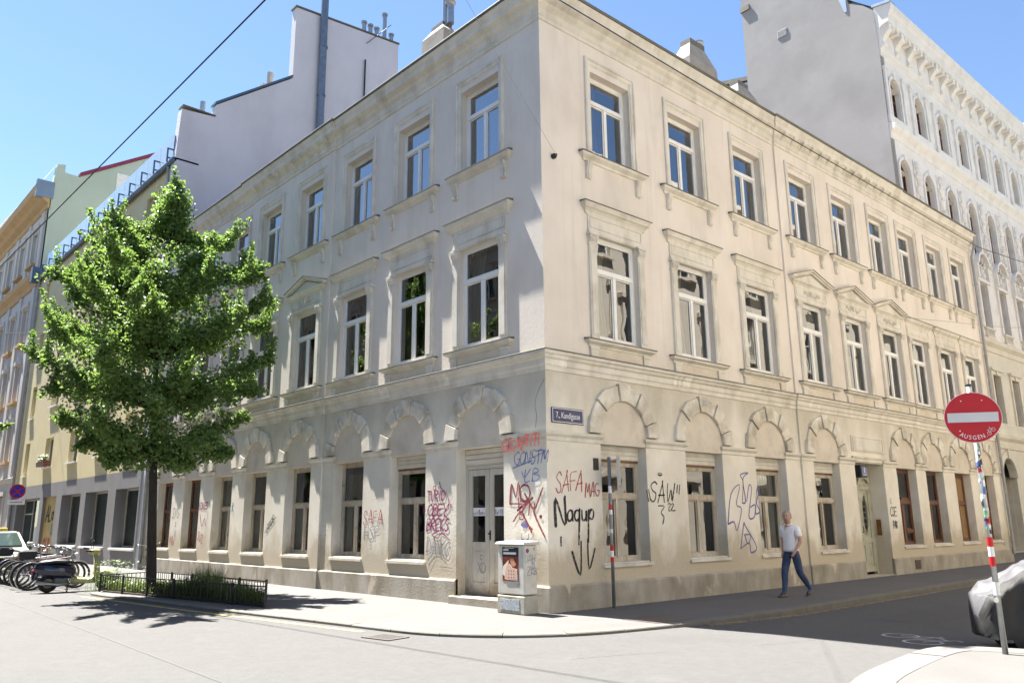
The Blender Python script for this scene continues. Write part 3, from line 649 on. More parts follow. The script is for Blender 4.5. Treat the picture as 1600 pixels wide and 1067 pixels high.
# ---------- house door on the right front
M_GREEN = pmat('sage_door_paint', (.46, .45, .36), (.35, .34, .26), .55, 4, 4, .2, 60, stain=(.18, .16, .11), stain_scale=4, stain_lo=.58, stain_hi=.75, stain_amt=.6)
mD = MR @ T((13.27, -.05, 0))
b = MB(); y0 = .46; b.box(-.93, -.8, y0, y0+.1, .01, 3.28); b.box(.8, .93, y0, y0+.1, .01, 3.28); b.box(-.8, .8, y0, y0+.1, 2.86, 2.94); b.box(-.8, .8, y0+.03, y0+.07, 2.94, 3.28)
door = b.build('house_door', M_GREEN, house, mD)
for s in (-1, 1):
    x0, x1 = (-.8, -.008) if s < 0 else (.008, .8); xc = (x0+x1)/2; q = MB()
    q.box(x0, x1, y0+.03, y0+.07, .1, 2.86); q.box(x0, x0+.12, y0, y0+.031, .1, 2.66); q.box(x1-.12, x1, y0, y0+.031, .1, 2.66); q.box(x0+.12, x1-.12, y0, y0+.031, 2.5, 2.66); q.box(x0+.12, x1-.12, y0, y0+.031, .95, 1.08); q.box(x0+.12, x1-.12, y0, y0+.031, .1, .26)
    q.box(x0+.18, x1-.18, y0+.008, y0+.031, .36, .86); q.box(x0+.04, x1-.04, y0-.02, y0+.031, 2.66, 2.70)
    arc = [(xc+.36*math.cos(a*pi/10), 2.72+.22*math.sin(a*pi/10)) for a in range(11)]; arc2 = [(xc+.27*math.cos(a*pi/10), 2.72+.13*math.sin(a*pi/10)) for a in range(10, -1, -1)]
    q.prism(arc+arc2, y0-.05, y0+.05)
    leaf = q.build('door_leaf', M_GREEN, door)
    el = MB(); n = 20; el.add([(xc+.165*math.cos(2*pi*k/n), y0+.026, 1.78+.56*math.sin(2*pi*k/n)) for k in range(n)], [tuple(range(n))]); el.build('oval_pane', M_GLASSG, door)
    rs = [[(xc+(.165+dx)*math.cos(2*pi*k/n), yy, 1.78+(.56+dx)*math.sin(2*pi*k/n)) for dx, yy in ((0, y0+.03), (0, y0+.0), (.03, y0-.012), (.06, y0+.03))] for k in range(n)]; rs.append(rs[0])
    MB().rings(rs, closed=False, caps=False).build('oval_rim', M_GREEN, door, smooth=True)
    sc = MB()
    for k in range(5):
        for t in (-1, 1):
            zz = 1.42+k*.17; sc.tube([(xc+t*(.01+.05*math.sin(j*.7)), y0+.018, zz+.07*math.cos(j*.8)) for j in range(8)], .007, 5)
    sc.build('scrollwork', M_DARK, door)
MB().tube([(.05, y0-.02, 1.25), (.05, y0-.06, 1.25), (.05, y0-.06, 1.42), (.05, y0-.02, 1.42)], .012, 6).build('handle', M_DARK, door)
MB().box(-.93, .93, -.02, .6, -.02, .016).build('threshold', M_PLIN, house, mD)
b = MB(); b.box(-1.02, 1.02, -.03, .01, 3.6, 4.06); b.box(-.96, .96, -.045, -.02, 3.64, 3.66); b.box(-.96, .96, -.045, -.02, 4.0, 4.02); b.box(-.96, -.94, -.045, -.02, 3.66, 4.0); b.box(.94, .96, -.045, -.02, 3.66, 4.0)
b.build('door_panel', M_TRIM, house, mD); hoodmesh(MB(), [(0, 3.29), (.03, 3.3), (.03, 3.36), (.06, 3.40), (.07, 3.44), (-.01, 3.46)], 1.02).build('lintel', M_TRIM, house, mD)
lamp = MB().bbox(-.20, .20, -.05, .22, 2.86, 3.22, .015).build('number_lamp', M_DARK, house, mD @ T((-.42, .02, -.02)))
MB().box(-.165, .165, -.062, -.049, 2.90, 3.16).build('number_plate', pmat('number_blue', (.045, .07, .22), (.04, .06, .2), .3), lamp)
obj('number', textmesh('1', .24, M_SWHITE, 'number'), lamp, T((0, -.064, 3.06)) @ UP)
obj('number_street', textmesh('Kandlgasse', .06, M_SWHITE, 'street_line', sx=.8), lamp, T((0, -.064, 2.935)) @ UP)
bx_ = MB().box(.30, .44, -.012, .02, 1.15, 1.62); intercom = bx_.build('intercom', pmat('brass', (.25, .13, .04), (.16, .08, .03), .4, 9, 3, metal=.6), house, MR @ T((14.19, .2, 0)) @ Matrix.Rotation(pi/2, 4, 'Z') @ T((-.3, 0, 0)))
gv = MB().box(-.1, .1, -.11, -.08, 4.27, 4.44).build('air_grille', M_TRIM, house, MR @ T((5.1, 0, 0)))
for k in range(16): MB().disc((-.07+.046*(k % 4), -.111, 4.295+.04*(k//4)), (0, 1, 0), .014, .004, 8).build('hole', M_DARK, gv)
# vents, meter box, street name plate, hook
v_ = MB(); v_.box(-.2, .2, -.055, -.04, .1, .38); vent = v_.build('vent', M_DARK, house, MR @ T((15.75, -.05, 0)))
for k in range(6): MB().box(-.2, .2, -.066, -.054, .12+k*.045, .14+k*.045).build('slat', flat('rust', (.12, .07, .04)), vent)
MB().bbox(-.07, .07, -.03, .01, 2.66, 2.90, .008).build('meter_box', flat('dark_brown_metal', (.045, .035, .03)), house, MR @ T((1.36, 0, 0)))
MB().box(-.09, .09, -.012, .01, .62, .85).build('service_hatch', M_METAL, house, MR @ T((23.75, 0, 0)))
sp = MB().bbox(-.45, .45, -.022, .0, 3.545, 3.85, .008).build('street_name_plate', M_SBLUE, house, MR @ T((.58, -.004, 0)))
fr_ = MB()
for q in ((-.43, .43, 3.56, 3.572), (-.43, .43, 3.823, 3.835)): fr_.box(q[0], q[1], -.0245, -.021, q[2], q[3])
for q in ((-.43, -.418), (.418, .43)): fr_.box(q[0], q[1], -.0245, -.021, 3.572, 3.823)
fr_.build('plate_border', M_SWHITE, sp); nm_ = textmesh('7., Kandlgasse', .172, M_SWHITE, 'street_name', sx=.70); obj('street_name', nm_, sp, T((0, -.024, 3.695)) @ UP)
hk = MB(); hk.disc((0, -.03, 9.24), (0, 1, 0), .06, .06, 10); hk.torus((0, -.09, 9.24), (1, 0, 0), .035, .01, 12, 5); hk.build('wall_hook', M_DARK, house, MR @ T((.34, 0, 0)))
hk2 = obj('wall_hook', house.children[-1].data, house, MR @ T((16.6, -.03, -.9)))
# drain pipe at the right end, at the left end and the seam pipe by the bays
b = MB(); b.tube([(24.35, -.3, 13.05), (24.35, -.25, 12.6), (24.36, -.1, 12.2), (24.36, -.1, .3)], .055, 8)
for z in (2, 5, 8, 11): b.disc((24.36, -.1, z), (0, 0, 1), .075, .04, 10)
b.build('downpipe', M_PIPE, house, MR)
b = MB(); b.tube([(-21.85, -.3, 13.05), (-21.85, -.25, 12.6), (-21.86, -.11, 12.2), (-21.86, -.11, .2)], .06, 8); b.build('downpipe', M_PIPE, house, ML)
# ------------------------------------------------------------------ neighbouring houses
M_YELL = pmat('yellow_render', (.66, .57, .33), (.60, .51, .29), .92, .6, 5, .3, 18, stain=(.44, .38, .24), stain_scale=.8, stain_stretch=(1, 1, .3), stain_lo=.55, stain_hi=.85, stain_amt=.5)
M_GREY = pmat('grey_render', (.235, .225, .225), (.195, .187, .187), .92, 1.0, 5, .3, 18, stretch=(1, 1, .3), stain=(.2, .19, .18), stain_scale=1.4, stain_stretch=(1, 1, .2), stain_amt=.5)
M_FIRE = pmat('firewall_render', (.58, .585, .63), (.52, .525, .57), .93, .35, 5, .3, 12, stain=(.38, .38, .41), stain_scale=.4, stain_stretch=(1, 1, .4), stain_lo=.48, stain_hi=.8, stain_amt=.7)
M_BLUEM = pmat('blue_grey_tin', (.07, .12, .20), (.05, .09, .15), .5, 3, 3)
M_SHOPG = glass_mat('shop_glass', (.55, .66, .64), 1.7, .04)
M_FROST = pmat('railing_glass', (.50, .62, .70), (.46, .58, .66), .12, 1, 2, spec=.8)
M_WINDK = glass_mat('far_window_glass', (.5, .55, .6), 1.8, .1)

yh = thing('apartment_house', 'yellow apartment house with grey shop front and glass roof railing', 'house')
yx0, yx1 = -45.2, -22.0
cols = [-24.7, -28.6, -33.2, -38.0]; rows = [(4.75, 6.35), (8.1, 9.75), (11.4, 13.05), (14.7, 16.25)]
wops = [(c-.8, c+.8, a, b_, .28) for c in cols for a, b_ in rows]+[(-43.4, -42.4, a-.25, b_+.05, .2) for a, b_ in rows]
shop = [(-25.75, -22.9, .75, 3.15, .5), (-30.1, -26.8, .75, 3.15, .5), (-34.2, -30.9, .75, 3.15, .5), (-37.8, -35.2, .05, 3.15, .25), (-44.3, -38.5, .05, 3.15, .6)]
b = MB(); wallsheet(b, yx0, yx1, 3.85, 17.0, wops, 0.0); b.box(yx0, yx1-.2, .9, 9, 3.85, 16.95); b.build('wall', M_YELL, yh)
b = MB(); wallsheet(b, yx0, yx1, 0, 3.85, shop, -.03); b.build('shop_wall', M_GREY, yh); MB().box(yx0, yx1-.5, .62, .7, 0, 3.8).build('shop_back', pmat('shop_blind_green', (.34, .42, .40), (.26, .34, .32), .9, .6, 3), yh)
ywf = MB()
for q in ((-.81, -.72, -.01, 1.61), (.72, .81, -.01, 1.61), (-.03, .03, .07, 1.53)): ywf.box(q[0], q[1], .2, .27, q[2], q[3])
for q in ((-.01, .07), (1.53, 1.61)): ywf.box(-.72, .72, .2, .27, *q)
ywf = ywf.mesh('window', M_WHITE); ywp = MB().add([(-.75, .24, .03), (.75, .24, .03), (.75, .24, 1.57), (-.75, .24, 1.57)], [(0, 1, 2, 3)]).mesh('pane', M_WINDK); yws = MB().box(-.86, .86, -.12, .05, -.07, -.005).mesh('sill', M_WHITE)
ywn = MB().box(-.5, .5, -.1, .04, -.06, 0).mesh('sill', M_WHITE)
for c in cols:
    for a, b_ in rows:
        o = obj('window', ywf, yh, T((c, 0, a))); obj('pane', ywp, o); obj('sill', yws, o)
for a, b_ in rows:
    o = MB().box(-.5, .5, .16, .2, .0, 1.9).build('window', M_YELL, yh, T((-42.9, 0, a-.25))); obj('sill', ywn, o)
for i, (x0, x1, z0, z1, d) in enumerate(shop):
    m_ = T(((x0+x1)/2, 0, 0)); hw = (x1-x0)/2
    if i == 3:
        o = MB().box(-hw, hw, .12, .2, .05, 3.15).build('boarded_door', pmat('ochre_board', (.55, .40, .13), (.47, .34, .11), .7, 2, 4), yh, m_); BD = o; continue
    f = MB(); y = d-.08; hw += .01; z1 += .01; z0 -= .01
    f.box(-hw, -hw+.08, y, y+.07, z0, z1); f.box(hw-.08, hw, y, y+.07, z0, z1); f.box(-hw+.08, hw-.08, y, y+.07, z1-.08, z1); f.box(-hw+.08, hw-.08, y, y+.07, z0, z0+.08)
    if i == 4: f.box(-.9, -.82, y, y+.07, z0+.08, z1-.08); f.box(-hw+.08, -.9, y, y+.07, 2.3, 2.38)
    o = f.build('shop_window', pmat('beige_alu', (.50, .48, .40), (.45, .43, .36), .5), yh, m_)
    MB().add([(-hw+.05, y+.03, z0+.05), (hw-.05, y+.03, z0+.05), (hw-.05, y+.03, z1-.05), (-hw+.05, y+.03, z1-.05)], [(0, 1, 2, 3)]).build('pane', M_SHOPG, o)
    if i != 4: MB().box(-hw-.05, hw+.05, -.12, .1, z0-.08, z0).build('sill', M_WHITE, o)
# flower box
fb = thing('flower_box', 'flower box with pale flowers under a yellow house window', 'planter', (-38.0, -.22, 4.78))
MB().box(-.75, .75, -.14, .14, .0, .26, t=(-.03, -.02)).build('box', pmat('red_brown_plastic', (.20, .06, .04), (.16, .05, .03), .6), fb)
b = MB(); rr = random.Random(4)
for k in range(260):
    c = Vector((rr.uniform(-.7, .7), rr.uniform(-.15, .1), rr.uniform(.2, .62))); a = rr.uniform(0, 6.28); s = .05
    d1 = Vector((math.cos(a), math.sin(a), rr.uniform(-.5, .5)))*s; d2 = Vector((-math.sin(a), math.cos(a), rr.uniform(-.5, .8)))*s
    b.add([c-d1, c+d2, c+d1, c-d2], [(0, 1, 2, 3)], 0 if rr.random() < .55 else 1)
o = b.build('flowers', [pmat('pale_flowers', (.65, .66, .5), (.55, .56, .4), .7), pmat('box_leaves', (.12, .19, .05), (.08, .14, .03), .6)], fb); o['kind'] = 'stuff'
# gutter, roof railing with panes and brackets
b = MB(); b.tube([(yx0, -.16, 16.98), (yx1, -.16, 16.98)], .11, 8); b.box(yx0, yx1, -.14, .9, 17.0, 17.08); b.build('gutter', M_BLUEM, yh)
br = MB(); br.box(-.03, .03, -.34, -.02, 17.08, 17.13); br.box(-.03, .03, -.38, -.32, 16.9, 17.55); br.box(-.03, .03, -.34, -.04, 17.5, 17.55); br.box(-.03, .03, -.09, -.03, 17.13, 18.2)
br = br.mesh('railing_bracket', M_BLUEM); pn = MB().box(-.80, .80, -.115, -.10, 17.12, 18.3).mesh('railing_pane', M_FROST)
x = -22.3
while x > -44.6:
    obj('railing_bracket', br, yh, T((x, 0, 0)))
    if x-1.63 > -45: obj('railing_pane', pn, yh, T((x-.815, 0, 0)))
    x -= 1.63
for pts, r_ in (([(-22.7, -.15, 16.9), (-22.7, -.1, 16.3), (-22.7, -.08, 3.9)], .06), ([(-45.0, -.1, 17), (-45.0, -.1, .2)], .07), ([(-22.35, -.1, 3.9), (-22.35, -.1, .1)], .07)): MB().tube(pts, r_, 8).build('downpipe', M_PIPE, yh)
# fire wall with stepped outline and a tall slab
FWp = [(-.12, 0), (-.12, 16.75), (-.02, 19.4), (.02, 19.4), (1.44, 19.55), (1.46, 20.15), (5.06, 22.95), (5.06, 26.9), (11.2, 27.5), (11.2, 13), (9.5, 0)]
fwl = MB().prism(FWp, yx1-.45, yx1, ax='x').build('fire_wall', M_FIRE, yh)
b = MB(); b.box(yx1-.5, yx1+.05, .0, 1.46, 19.56, 19.62); b.build('coping', M_TIN, fwl)
b = MB(); b.add([(yx1-.5, 1.4, 20.16), (yx1+.06, 1.4, 20.16), (yx1+.06, 5.05, 23.0), (yx1-.5, 5.05, 23.0), (yx1-.5, 1.4, 20.28), (yx1+.06, 1.4, 20.28), (yx1+.06, 5.05, 23.12), (yx1-.5, 5.05, 23.12)], [(0, 1, 2, 3), (4, 7, 6, 5), (0, 4, 5, 1), (1, 5, 6, 2), (2, 6, 7, 3), (3, 7, 4, 0)]); b.build('flashing', M_BLUEM, fwl)
MB().add([(yx1-.52, 5.0, 26.92), (yx1+.05, 5.0, 26.92), (yx1+.05, 11.25, 27.53), (yx1-.52, 11.25, 27.53), (yx1-.52, 5.0, 27.0), (yx1+.05, 5.0, 27.0), (yx1+.05, 11.25, 27.61), (yx1-.52, 11.25, 27.61)], [(0, 1, 2, 3), (4, 7, 6, 5), (0, 4, 5, 1), (1, 5, 6, 2), (2, 6, 7, 3), (3, 7, 4, 0)]).build('coping', M_TIN, fwl)
b = MB(); b.tube([(yx1+.2, 6.56, 18), (yx1+.2, 6.52, 24), (yx1+.2, 6.5, 28.2)], .19, 12); b.tube([(yx1+.2, 6.5, 28.2), (yx1+.2, 6.5, 28.35), (yx1+.2, 6.5, 28.5)], [.28, .28, .1], 12)
for z in (20, 22.5, 25.2): b.disc((yx1+.2, 6.53, z), (0, 0, 1), .22, .08, 12)
b.build('flue_pipe', pmat('flue_steel', (.20, .23, .27), (.14, .17, .21), .4, 4, 3, metal=.6), yh)
b = MB(); b.tube([(yx1+.12, 9.05, 19), (yx1+.12, 9.05, 25.6)], .045, 6); b.tube([(yx1+.12, 8.75, 23.1), (yx1+.12, 10.5, 24.0)], .02, 5)
for k in range(6): b.tube([(yx1-.1, 8.9+.27*k, 23.18+.14*k), (yx1+.35, 8.9+.27*k, 23.18+.14*k)], .012, 4)
b.tube([(yx1+.12, 9.1, 26.6), (yx1+.12, 10.6, 28.4)], .02, 5); b.build('antenna', M_DARK, yh)
for py, h, r_ in ((9.1, .55, .12), (9.5, .5, .12), (9.9, .45, .12), (10.4, 1.5, .12), (10.85, .4, .12)):
    q = MB(); z = 26.9+.1*(py-5)+.1; q.tube([(yx1-.22, py, z), (yx1-.22, py, z+h)], r_, 10); q.tube([(yx1-.22, py, z+h+.01), (yx1-.22, py, z+h+.12), (yx1-.22, py, z+h+.2)], [r_+.05, r_+.05, .05], 10)
    q.build('chimney_pot', M_METAL, yh)
q = MB().box(-25.4, -24.0, 4.5, 6.0, 17, 23.2); q.box(-25.5, -23.9, 4.4, 6.1, 23.2, 23.3); q.tube([(-24.4, 5, 23.3), (-24.4, 5, 24.3)], .16, 10); q.build('chimney', M_CHIM, yh)
q = MB().box(-28.5, -27.2, 2.2, 3.4, 17, 21.6); q.build('chimney', pmat('chimney_brick', (.36, .16, .11), (.28, .13, .09), .9, 9, 3, .4, 40), yh)
for k in range(2): MB().tube([(-28.2+k*.8, 2.8, 21.6), (-28.2+k*.8, 2.8, 22.6+k*.5)], .14, 8).build('chimney_pot', M_METAL, yh)

# green sided house with ochre cornices further down the street
M_LAV = pmat('pale_stucco', (.60, .555, .50), (.54, .50, .45), .9, .6, 4, .3, 15); M_OCH = pmat('ochre_stucco', (.52, .34, .16), (.44, .28, .13), .85, 1.2, 4, .2, 20)
M_SAGE = pmat('sage_render', (.42, .50, .44), (.37, .45, .40), .92, .5, 4, .2, 12)
gh = thing('apartment_house', 'tall ornate house with ochre cornices and pale green side wall', 'house')
gx1, gx0 = -45.25, -74.0
gcols = [-48.0, -51.6, -55.2, -58.8, -62.4, -66.0, -69.6]; grows = [(1.0, 3.6), (5.6, 8.0), (9.4, 11.8), (13.2, 15.6), (18.6, 20.9)]
b = MB(); wallsheet(b, gx0, gx1, 0, 22.4, [(c-.65, c+.65, a, b_, .25) for c in gcols for a, b_ in grows], -.05); b.build('wall', M_LAV, gh); MB().box(gx0, gx1-.3, .5, 10, 0, 22.3).build('interior', M_ROOM, gh)
MB().prism([(-.05, 0), (-.05, 23.4), (.12, 25.1), (.6, 25.2), (.62, 24.65), (1.5, 24.6), (6.1, 27.6), (12, 31.4), (12, 0)], gx1-.4, gx1, ax='x').build('side_wall', M_SAGE, gh)
b = MB(); b.add([(gx1-.45, 1.5, 24.62), (gx1+.08, 1.5, 24.62), (gx1+.08, 12, 31.42), (gx1-.45, 12, 31.42), (gx1-.45, 1.5, 24.9), (gx1+.08, 1.5, 24.9), (gx1+.08, 12, 31.7), (gx1-.45, 12, 31.7)], [(0, 1, 2, 3), (4, 7, 6, 5), (0, 4, 5, 1), (1, 5, 6, 2), (2, 6, 7, 3), (3, 7, 4, 0)]); b.build('verge', pmat('maroon_tin', (.22, .03, .06), (.18, .025, .05), .5), gh)
MB().box(gx1-.1, gx1+.03, 3.8, 4.9, 23.6, 25.6).build('skylight', flat('skylight_white', (.75, .75, .74), .3), gh)
MB().add([(gx1-.2, 0, 24.9), (gx0, 0, 24.9), (gx0, 0, 26.4), (gx1-.2, .1, 25.1)], [(0, 1, 2, 3)]).build('attic', M_LAV, gh)
b = MB(); b.add([(gx0, -.2, 23.6), (gx1, -.2, 23.6), (gx1, 7, 28.2), (gx0, 7, 28.2)], [(0, 1, 2, 3)]); b.build('roof', M_TIN, gh)
def gpath(x0, x1): return [(x0, -.05), (x1, -.05)]
sweep(MB(), [(-.05, 21.9), (.1, 22.0), (.12, 22.3), (.4, 22.5), (.55, 22.7), (.85, 22.9), (.9, 23.4), (-.05, 23.65)], gpath(gx0, gx1)).build('cornice', M_OCH, gh)
sweep(MB(), [(-.05, 16.7), (.1, 16.75), (.15, 17.1), (.4, 17.3), (.45, 17.6), (-.05, 17.7)], gpath(gx0, gx1)).build('cornice', M_OCH, gh)
sweep(MB(), [(-.05, 4.2), (.1, 4.25), (.2, 4.5), (-.05, 4.6)], gpath(gx0, gx1)).build('string_course', M_LAV, gh)
MB().box(gx1-.3, gx1+.06, -.92, .1, 22.6, 23.75).build('cornice_end', pmat('pale_blue_tin', (.17, .24, .34), (.14, .2, .29), .5), gh); MB().box(gx1-.3, gx1+.15, -.55, .1, 16.8, 17.8).build('cornice_end', M_BLUEM, gh)
gf = MB()
for q in ((-.66, -.57, -.01, 2.41), (.57, .66, -.01, 2.41), (-.03, .03, .08, 1.6)): gf.box(q[0], q[1], .1, .18, q[2], q[3])
for q in ((-.01, .08), (2.32, 2.41), (1.6, 1.68)): gf.box(-.57, .57, .1, .18, *q)
gf = gf.mesh('window', M_WHITE); gp = MB().add([(-.6, .15, 0), (.6, .15, 0), (.6, .15, 2.4), (-.6, .15, 2.4)], [(0, 1, 2, 3)]).mesh('pane', M_WINDK)
gs = MB().box(-.95, .95, -.32, -.04, -.16, 0).mesh('sill', M_OCH); gl_ = MB().box(-.85, -.66, -.11, -.04, 0, 2.5).box(.66, .85, -.11, -.04, 0, 2.5).box(-.95, .95, -.2, -.04, 2.5, 2.75).mesh('surround', M_LAV)
for c in gcols:
    for a, b_ in grows:
        o = obj('window', gf, gh, T((c, 0, a))); obj('pane', gp, o); obj('sill', gs, o); obj('surround', gl_, o)
for k in range(8):
    xx = -46.2-3.6*k; b = MB(); b.box(xx-.35, xx+.35, -.16, -.04, 4.6, 16.7); b.box(xx-.35, xx+.35, -.16, -.04, 17.7, 21.9); b.build('pilaster', M_LAV, gh)

# white stucco palace on the right, set back from the street line
DN = 2.6; MW = MR @ T((0, DN, 0))
M_WST = pmat('white_stucco', (.78, .75, .71), (.71, .68, .64), .88, .8, 5, .3, 20, stain=(.45, .42, .38), stain_scale=1.5, stain_amt=.4)
M_WST2 = pmat('ivory_stucco', (.68, .64, .55), (.60, .56, .47), .88, .8, 5, .3, 20, stain=(.45, .42, .34), stain_scale=1.5, stain_amt=.4)
M_SIDE = pmat('rough_grey_render', (.37, .36, .355), (.30, .29, .287), .95, .45, 6, .18, 30, stain=(.23, .222, .218), stain_scale=.4, stain_lo=.46, stain_hi=.74, stain_amt=.75, fine=.15)
wh = thing('apartment_house', 'tall white stucco house with arched windows and bracketed cornice', 'house')
wx0, wx1 = 24.6, 58.0; wc = [25.7+2.7*k for k in range(12)]
def archpts(c, hw, z0, zs, n=8): return [(c-hw, z0), (c+hw, z0)]+[(c+hw*math.cos(pi*i/n), zs+hw*math.sin(pi*i/n)) for i in range(n+1)]
rws = [(20.0, 21.55, .52, True), (14.4, 17.35, .55, True), (11.1, 13.5, .5, False), (6.25, 8.65, .5, False)]
b = MB(); b2 = MB()
ops = []
for c in wc:
    for z0, zs, hw, ar in rws: ops.append((c-hw, c+hw, z0, zs, .3))
ops4 = [o for o in ops if o[2] > 9]; ops1 = [o for o in ops if o[2] < 9]
arch_ops = [(c-.62, c+.62, zs, zs+.62) for c in wc for z0, zs, hw, ar in rws if ar]
def sheet_with_arches(mb, x0, x1, z0, z1, rect, arches, hwz):
    wallsheet(mb, x0, x1, z0, z1, rect+[(*a, 0.0) for a in arches], 0.0)
    for a in arches:
        c = (a[0]+a[1])/2; zs = a[2]; hw = hwz(zs); n = 8; H = a[3]-a[2]; W = (a[1]-a[0])/2
        cur = [(c+hw*math.cos(pi*i/n), zs+hw*math.sin(pi*i/n)) for i in range(n+1)]
        box_ = [(c+W, zs), (c+W, zs+H*.5), (c+W, zs+H), (c+W*.5, zs+H), (c, zs+H), (c-W*.5, zs+H), (c-W, zs+H), (c-W, zs+H*.5), (c-W, zs)]
        mb.add([(x, 0, z) for x, z in cur]+[(x, 0, z) for x, z in box_], [(i, i+1, i+n+2, i+n+1) for i in range(n)])
        mb.add([(x, 0, z) for x, z in cur]+[(x, .3, z) for x, z in cur], [(i, i+n+1, i+n+2, i+1) for i in range(n)])
sheet_with_arches(b, wx0, wx1, 10.2, 23.2, ops4, arch_ops, lambda z: .52 if z > 20 else .55); b.build('wall', M_WST, wh, MW)
gd = [(c-.95, c+.95, .02, 3.55, .7) for c in wc[3:9:2]]+[(c-.6, c+.6, 1.2, 3.7, .3) for c in wc[:3]+wc[4:9:2]]
sheet_with_arches(b2, wx0, wx1, 0, 10.2, ops1+gd, [(c-1.05, c+1.05, 3.55, 4.6) for c in wc[3:9:2]], lambda z: .95); b2.build('lower_wall', M_WST2, wh, MW)
MB().box(wx0+.5, wx1, 1.0, 1.1, 0, 23).build('interior', M_ROOM, wh, MW)
# window frames: one mesh per kind
def whwin(hw, z0, zs, ar, mat):
    f = MB(); y = .2; hw += .012; z0 -= .012; zs += 0 if ar else .012; top = zs+(hw if ar else 0)
    f.box(-hw, -hw+.07, y, y+.06, z0, zs); f.box(hw-.07, hw, y, y+.06, z0, zs); f.box(-hw+.07, hw-.07, y, y+.06, z0, z0+.08); f.box(-hw+.07, hw-.07, y, y+.06, z0+(zs-z0)*.68, z0+(zs-z0)*.68+.09); f.box(-.035, .035, y, y+.06, z0+.08, z0+(zs-z0)*.68)
    if ar:
        n = 8; o_ = [(hw*math.cos(pi*i/n), zs+hw*math.sin(pi*i/n)) for i in range(n+1)]; i_ = [((hw-.07)*math.cos(pi*i/n), zs+(hw-.07)*math.sin(pi*i/n)) for i in range(n+1)]
        for i in range(n): f.prism([o_[i], o_[i+1], i_[i+1], i_[i]], y, y+.06)
    else: f.box(-hw+.07, hw-.07, y, y+.06, zs-.07, zs)
    p = MB(); pts = archpts(0, hw-.03, z0+.03, zs) if ar else [(-hw+.03, z0+.03), (hw-.03, z0+.03), (hw-.03, zs-.03), (-hw+.03, zs-.03)]
    p.add([(x, y+.04, z) for x, z in pts], [tuple(range(len(pts)))])
    return f.mesh('window', mat), p.mesh('pane', M_WINDK)
WW = [whwin(hw, z0, zs, ar, M_BROWN) for z0, zs, hw, ar in rws]
def relief(seed, w_, h_, zc, n):
    rr = random.Random(seed); b = MB()
    for k in range(n):
        x, z = rr.uniform(0, w_), rr.gauss(0, .3)*h_; q = []
        a0 = rr.uniform(0, 6); s = rr.uniform(.05, .11)
        for i in range(7): a = a0+i*.8; q.append((x+s*(1-i/9)*math.cos(a), -.05-.03*rr.random(), zc+z+s*(1-i/9)*math.sin(a)))
        b.tube(q, [.03*(1-.08*i) for i in range(7)], 5)
    return b
# arch mouldings, hood reliefs, balustrades
def archmould(hw, zs, t, p):
    b = MB(); n = 10; rs = []
    for i in range(n+1):
        a = pi*i/n; c, s = math.cos(a), math.sin(a); rs.append([(c*(hw+dx), yy, zs+s*(hw+dx)) for dx, yy in ((.02, .01), (.02, -p), (t, -p), (t, .01))])
    b.rings(rs); b.box(-.09, .09, -p-.06, .01, zs+hw-.02, zs+hw+t+.12, t=(-.03, 0)); return b
am4 = archmould(.52, 21.55, .17, .07); 
for s in (-1, 1): am4.box(min(s*.54, s*.68), max(s*.54, s*.68), -.07, .01, 20.0, 21.55); am4.box(min(s*.82, s*1.02), max(s*.82, s*1.02), -.10, .01, 19.9, 22.3); am4.box(min(s*.78, s*1.06), max(s*.78, s*1.06), -.14, .01, 22.3, 22.45)
am4.box(-1.06, 1.06, -.1, .01, 19.55, 19.95); am4 = am4.mesh('surround', M_WST)
am3 = archmould(.55, 17.35, .16, .08)
for s in (-1, 1): am3.box(min(s*.57, s*.72), max(s*.57, s*.72), -.08, .01, 14.4, 17.35)
for k in range(34):
    x = rnd.uniform(1.0, 1.7); z = 14.6+3.6*k/34; s = .10+.12*math.exp(-((z-17.3)/.8)**2)
    am3.ellipsoid((1.35+rnd.uniform(-1, 1)*.22, -.07, z), (s, .10+rnd.uniform(0, .05), s*rnd.uniform(.6, 1.2)), 7, 5)
am3.box(1.05, 1.65, -.05, .01, 14.3, 18.3); am3 = am3.mesh('surround', M_WST)
h2 = MB(); n = 10; o_ = [(.78*math.cos(pi*i/n), 14.45+.72*math.sin(pi*i/n)) for i in range(n+1)]; i_ = [(.66*math.cos(pi*i/n), 14.45+.6*math.sin(pi*i/n)) for i in range(n+1)]
for i in range(n): h2.prism([o_[i], o_[i+1], i_[i+1], i_[i]], -.28, .01)
for k in range(46):
    x = rnd.uniform(-.62, .62); z = 13.75+rnd.random()*1.2; 
    if abs(x) > .66*math.cos(max(0, (z-14.45))/.72*1.3): continue
    s = rnd.uniform(.04, .1); h2.ellipsoid((x, -.05, z), (s, .09, s*rnd.uniform(.6, 1.3)), 7, 5)
for s in (-1, 1): h2.box(min(s*.52, s*.74), max(s*.52, s*.74), -.09, .01, 11.1, 13.7); h2.box(min(s*.6, s*.8), max(s*.6, s*.8), -.2, .01, 13.7, 14.45)
h2.box(-.8, .8, -.16, .01, 13.52, 13.7); h2 = h2.mesh('surround', M_WST)
bal = MB(); bal.box(-.62, .62, -.16, .0, 10.52, 10.62); bal.box(-.62, .62, -.16, .0, 11.0, 11.1)
for k in range(7): x = -.51+k*.17; bal.tube([(x, -.09, 10.62), (x, -.09, 10.70), (x, -.09, 10.82), (x, -.09, 11.0)], [.025, .055, .03, .035], 7)
bal = bal.mesh('balustrade', M_WST2)
h1 = MB(); 
for s in (-1, 1): h1.box(min(s*.52, s*.72), max(s*.52, s*.72), -.08, .01, 6.25, 8.65)
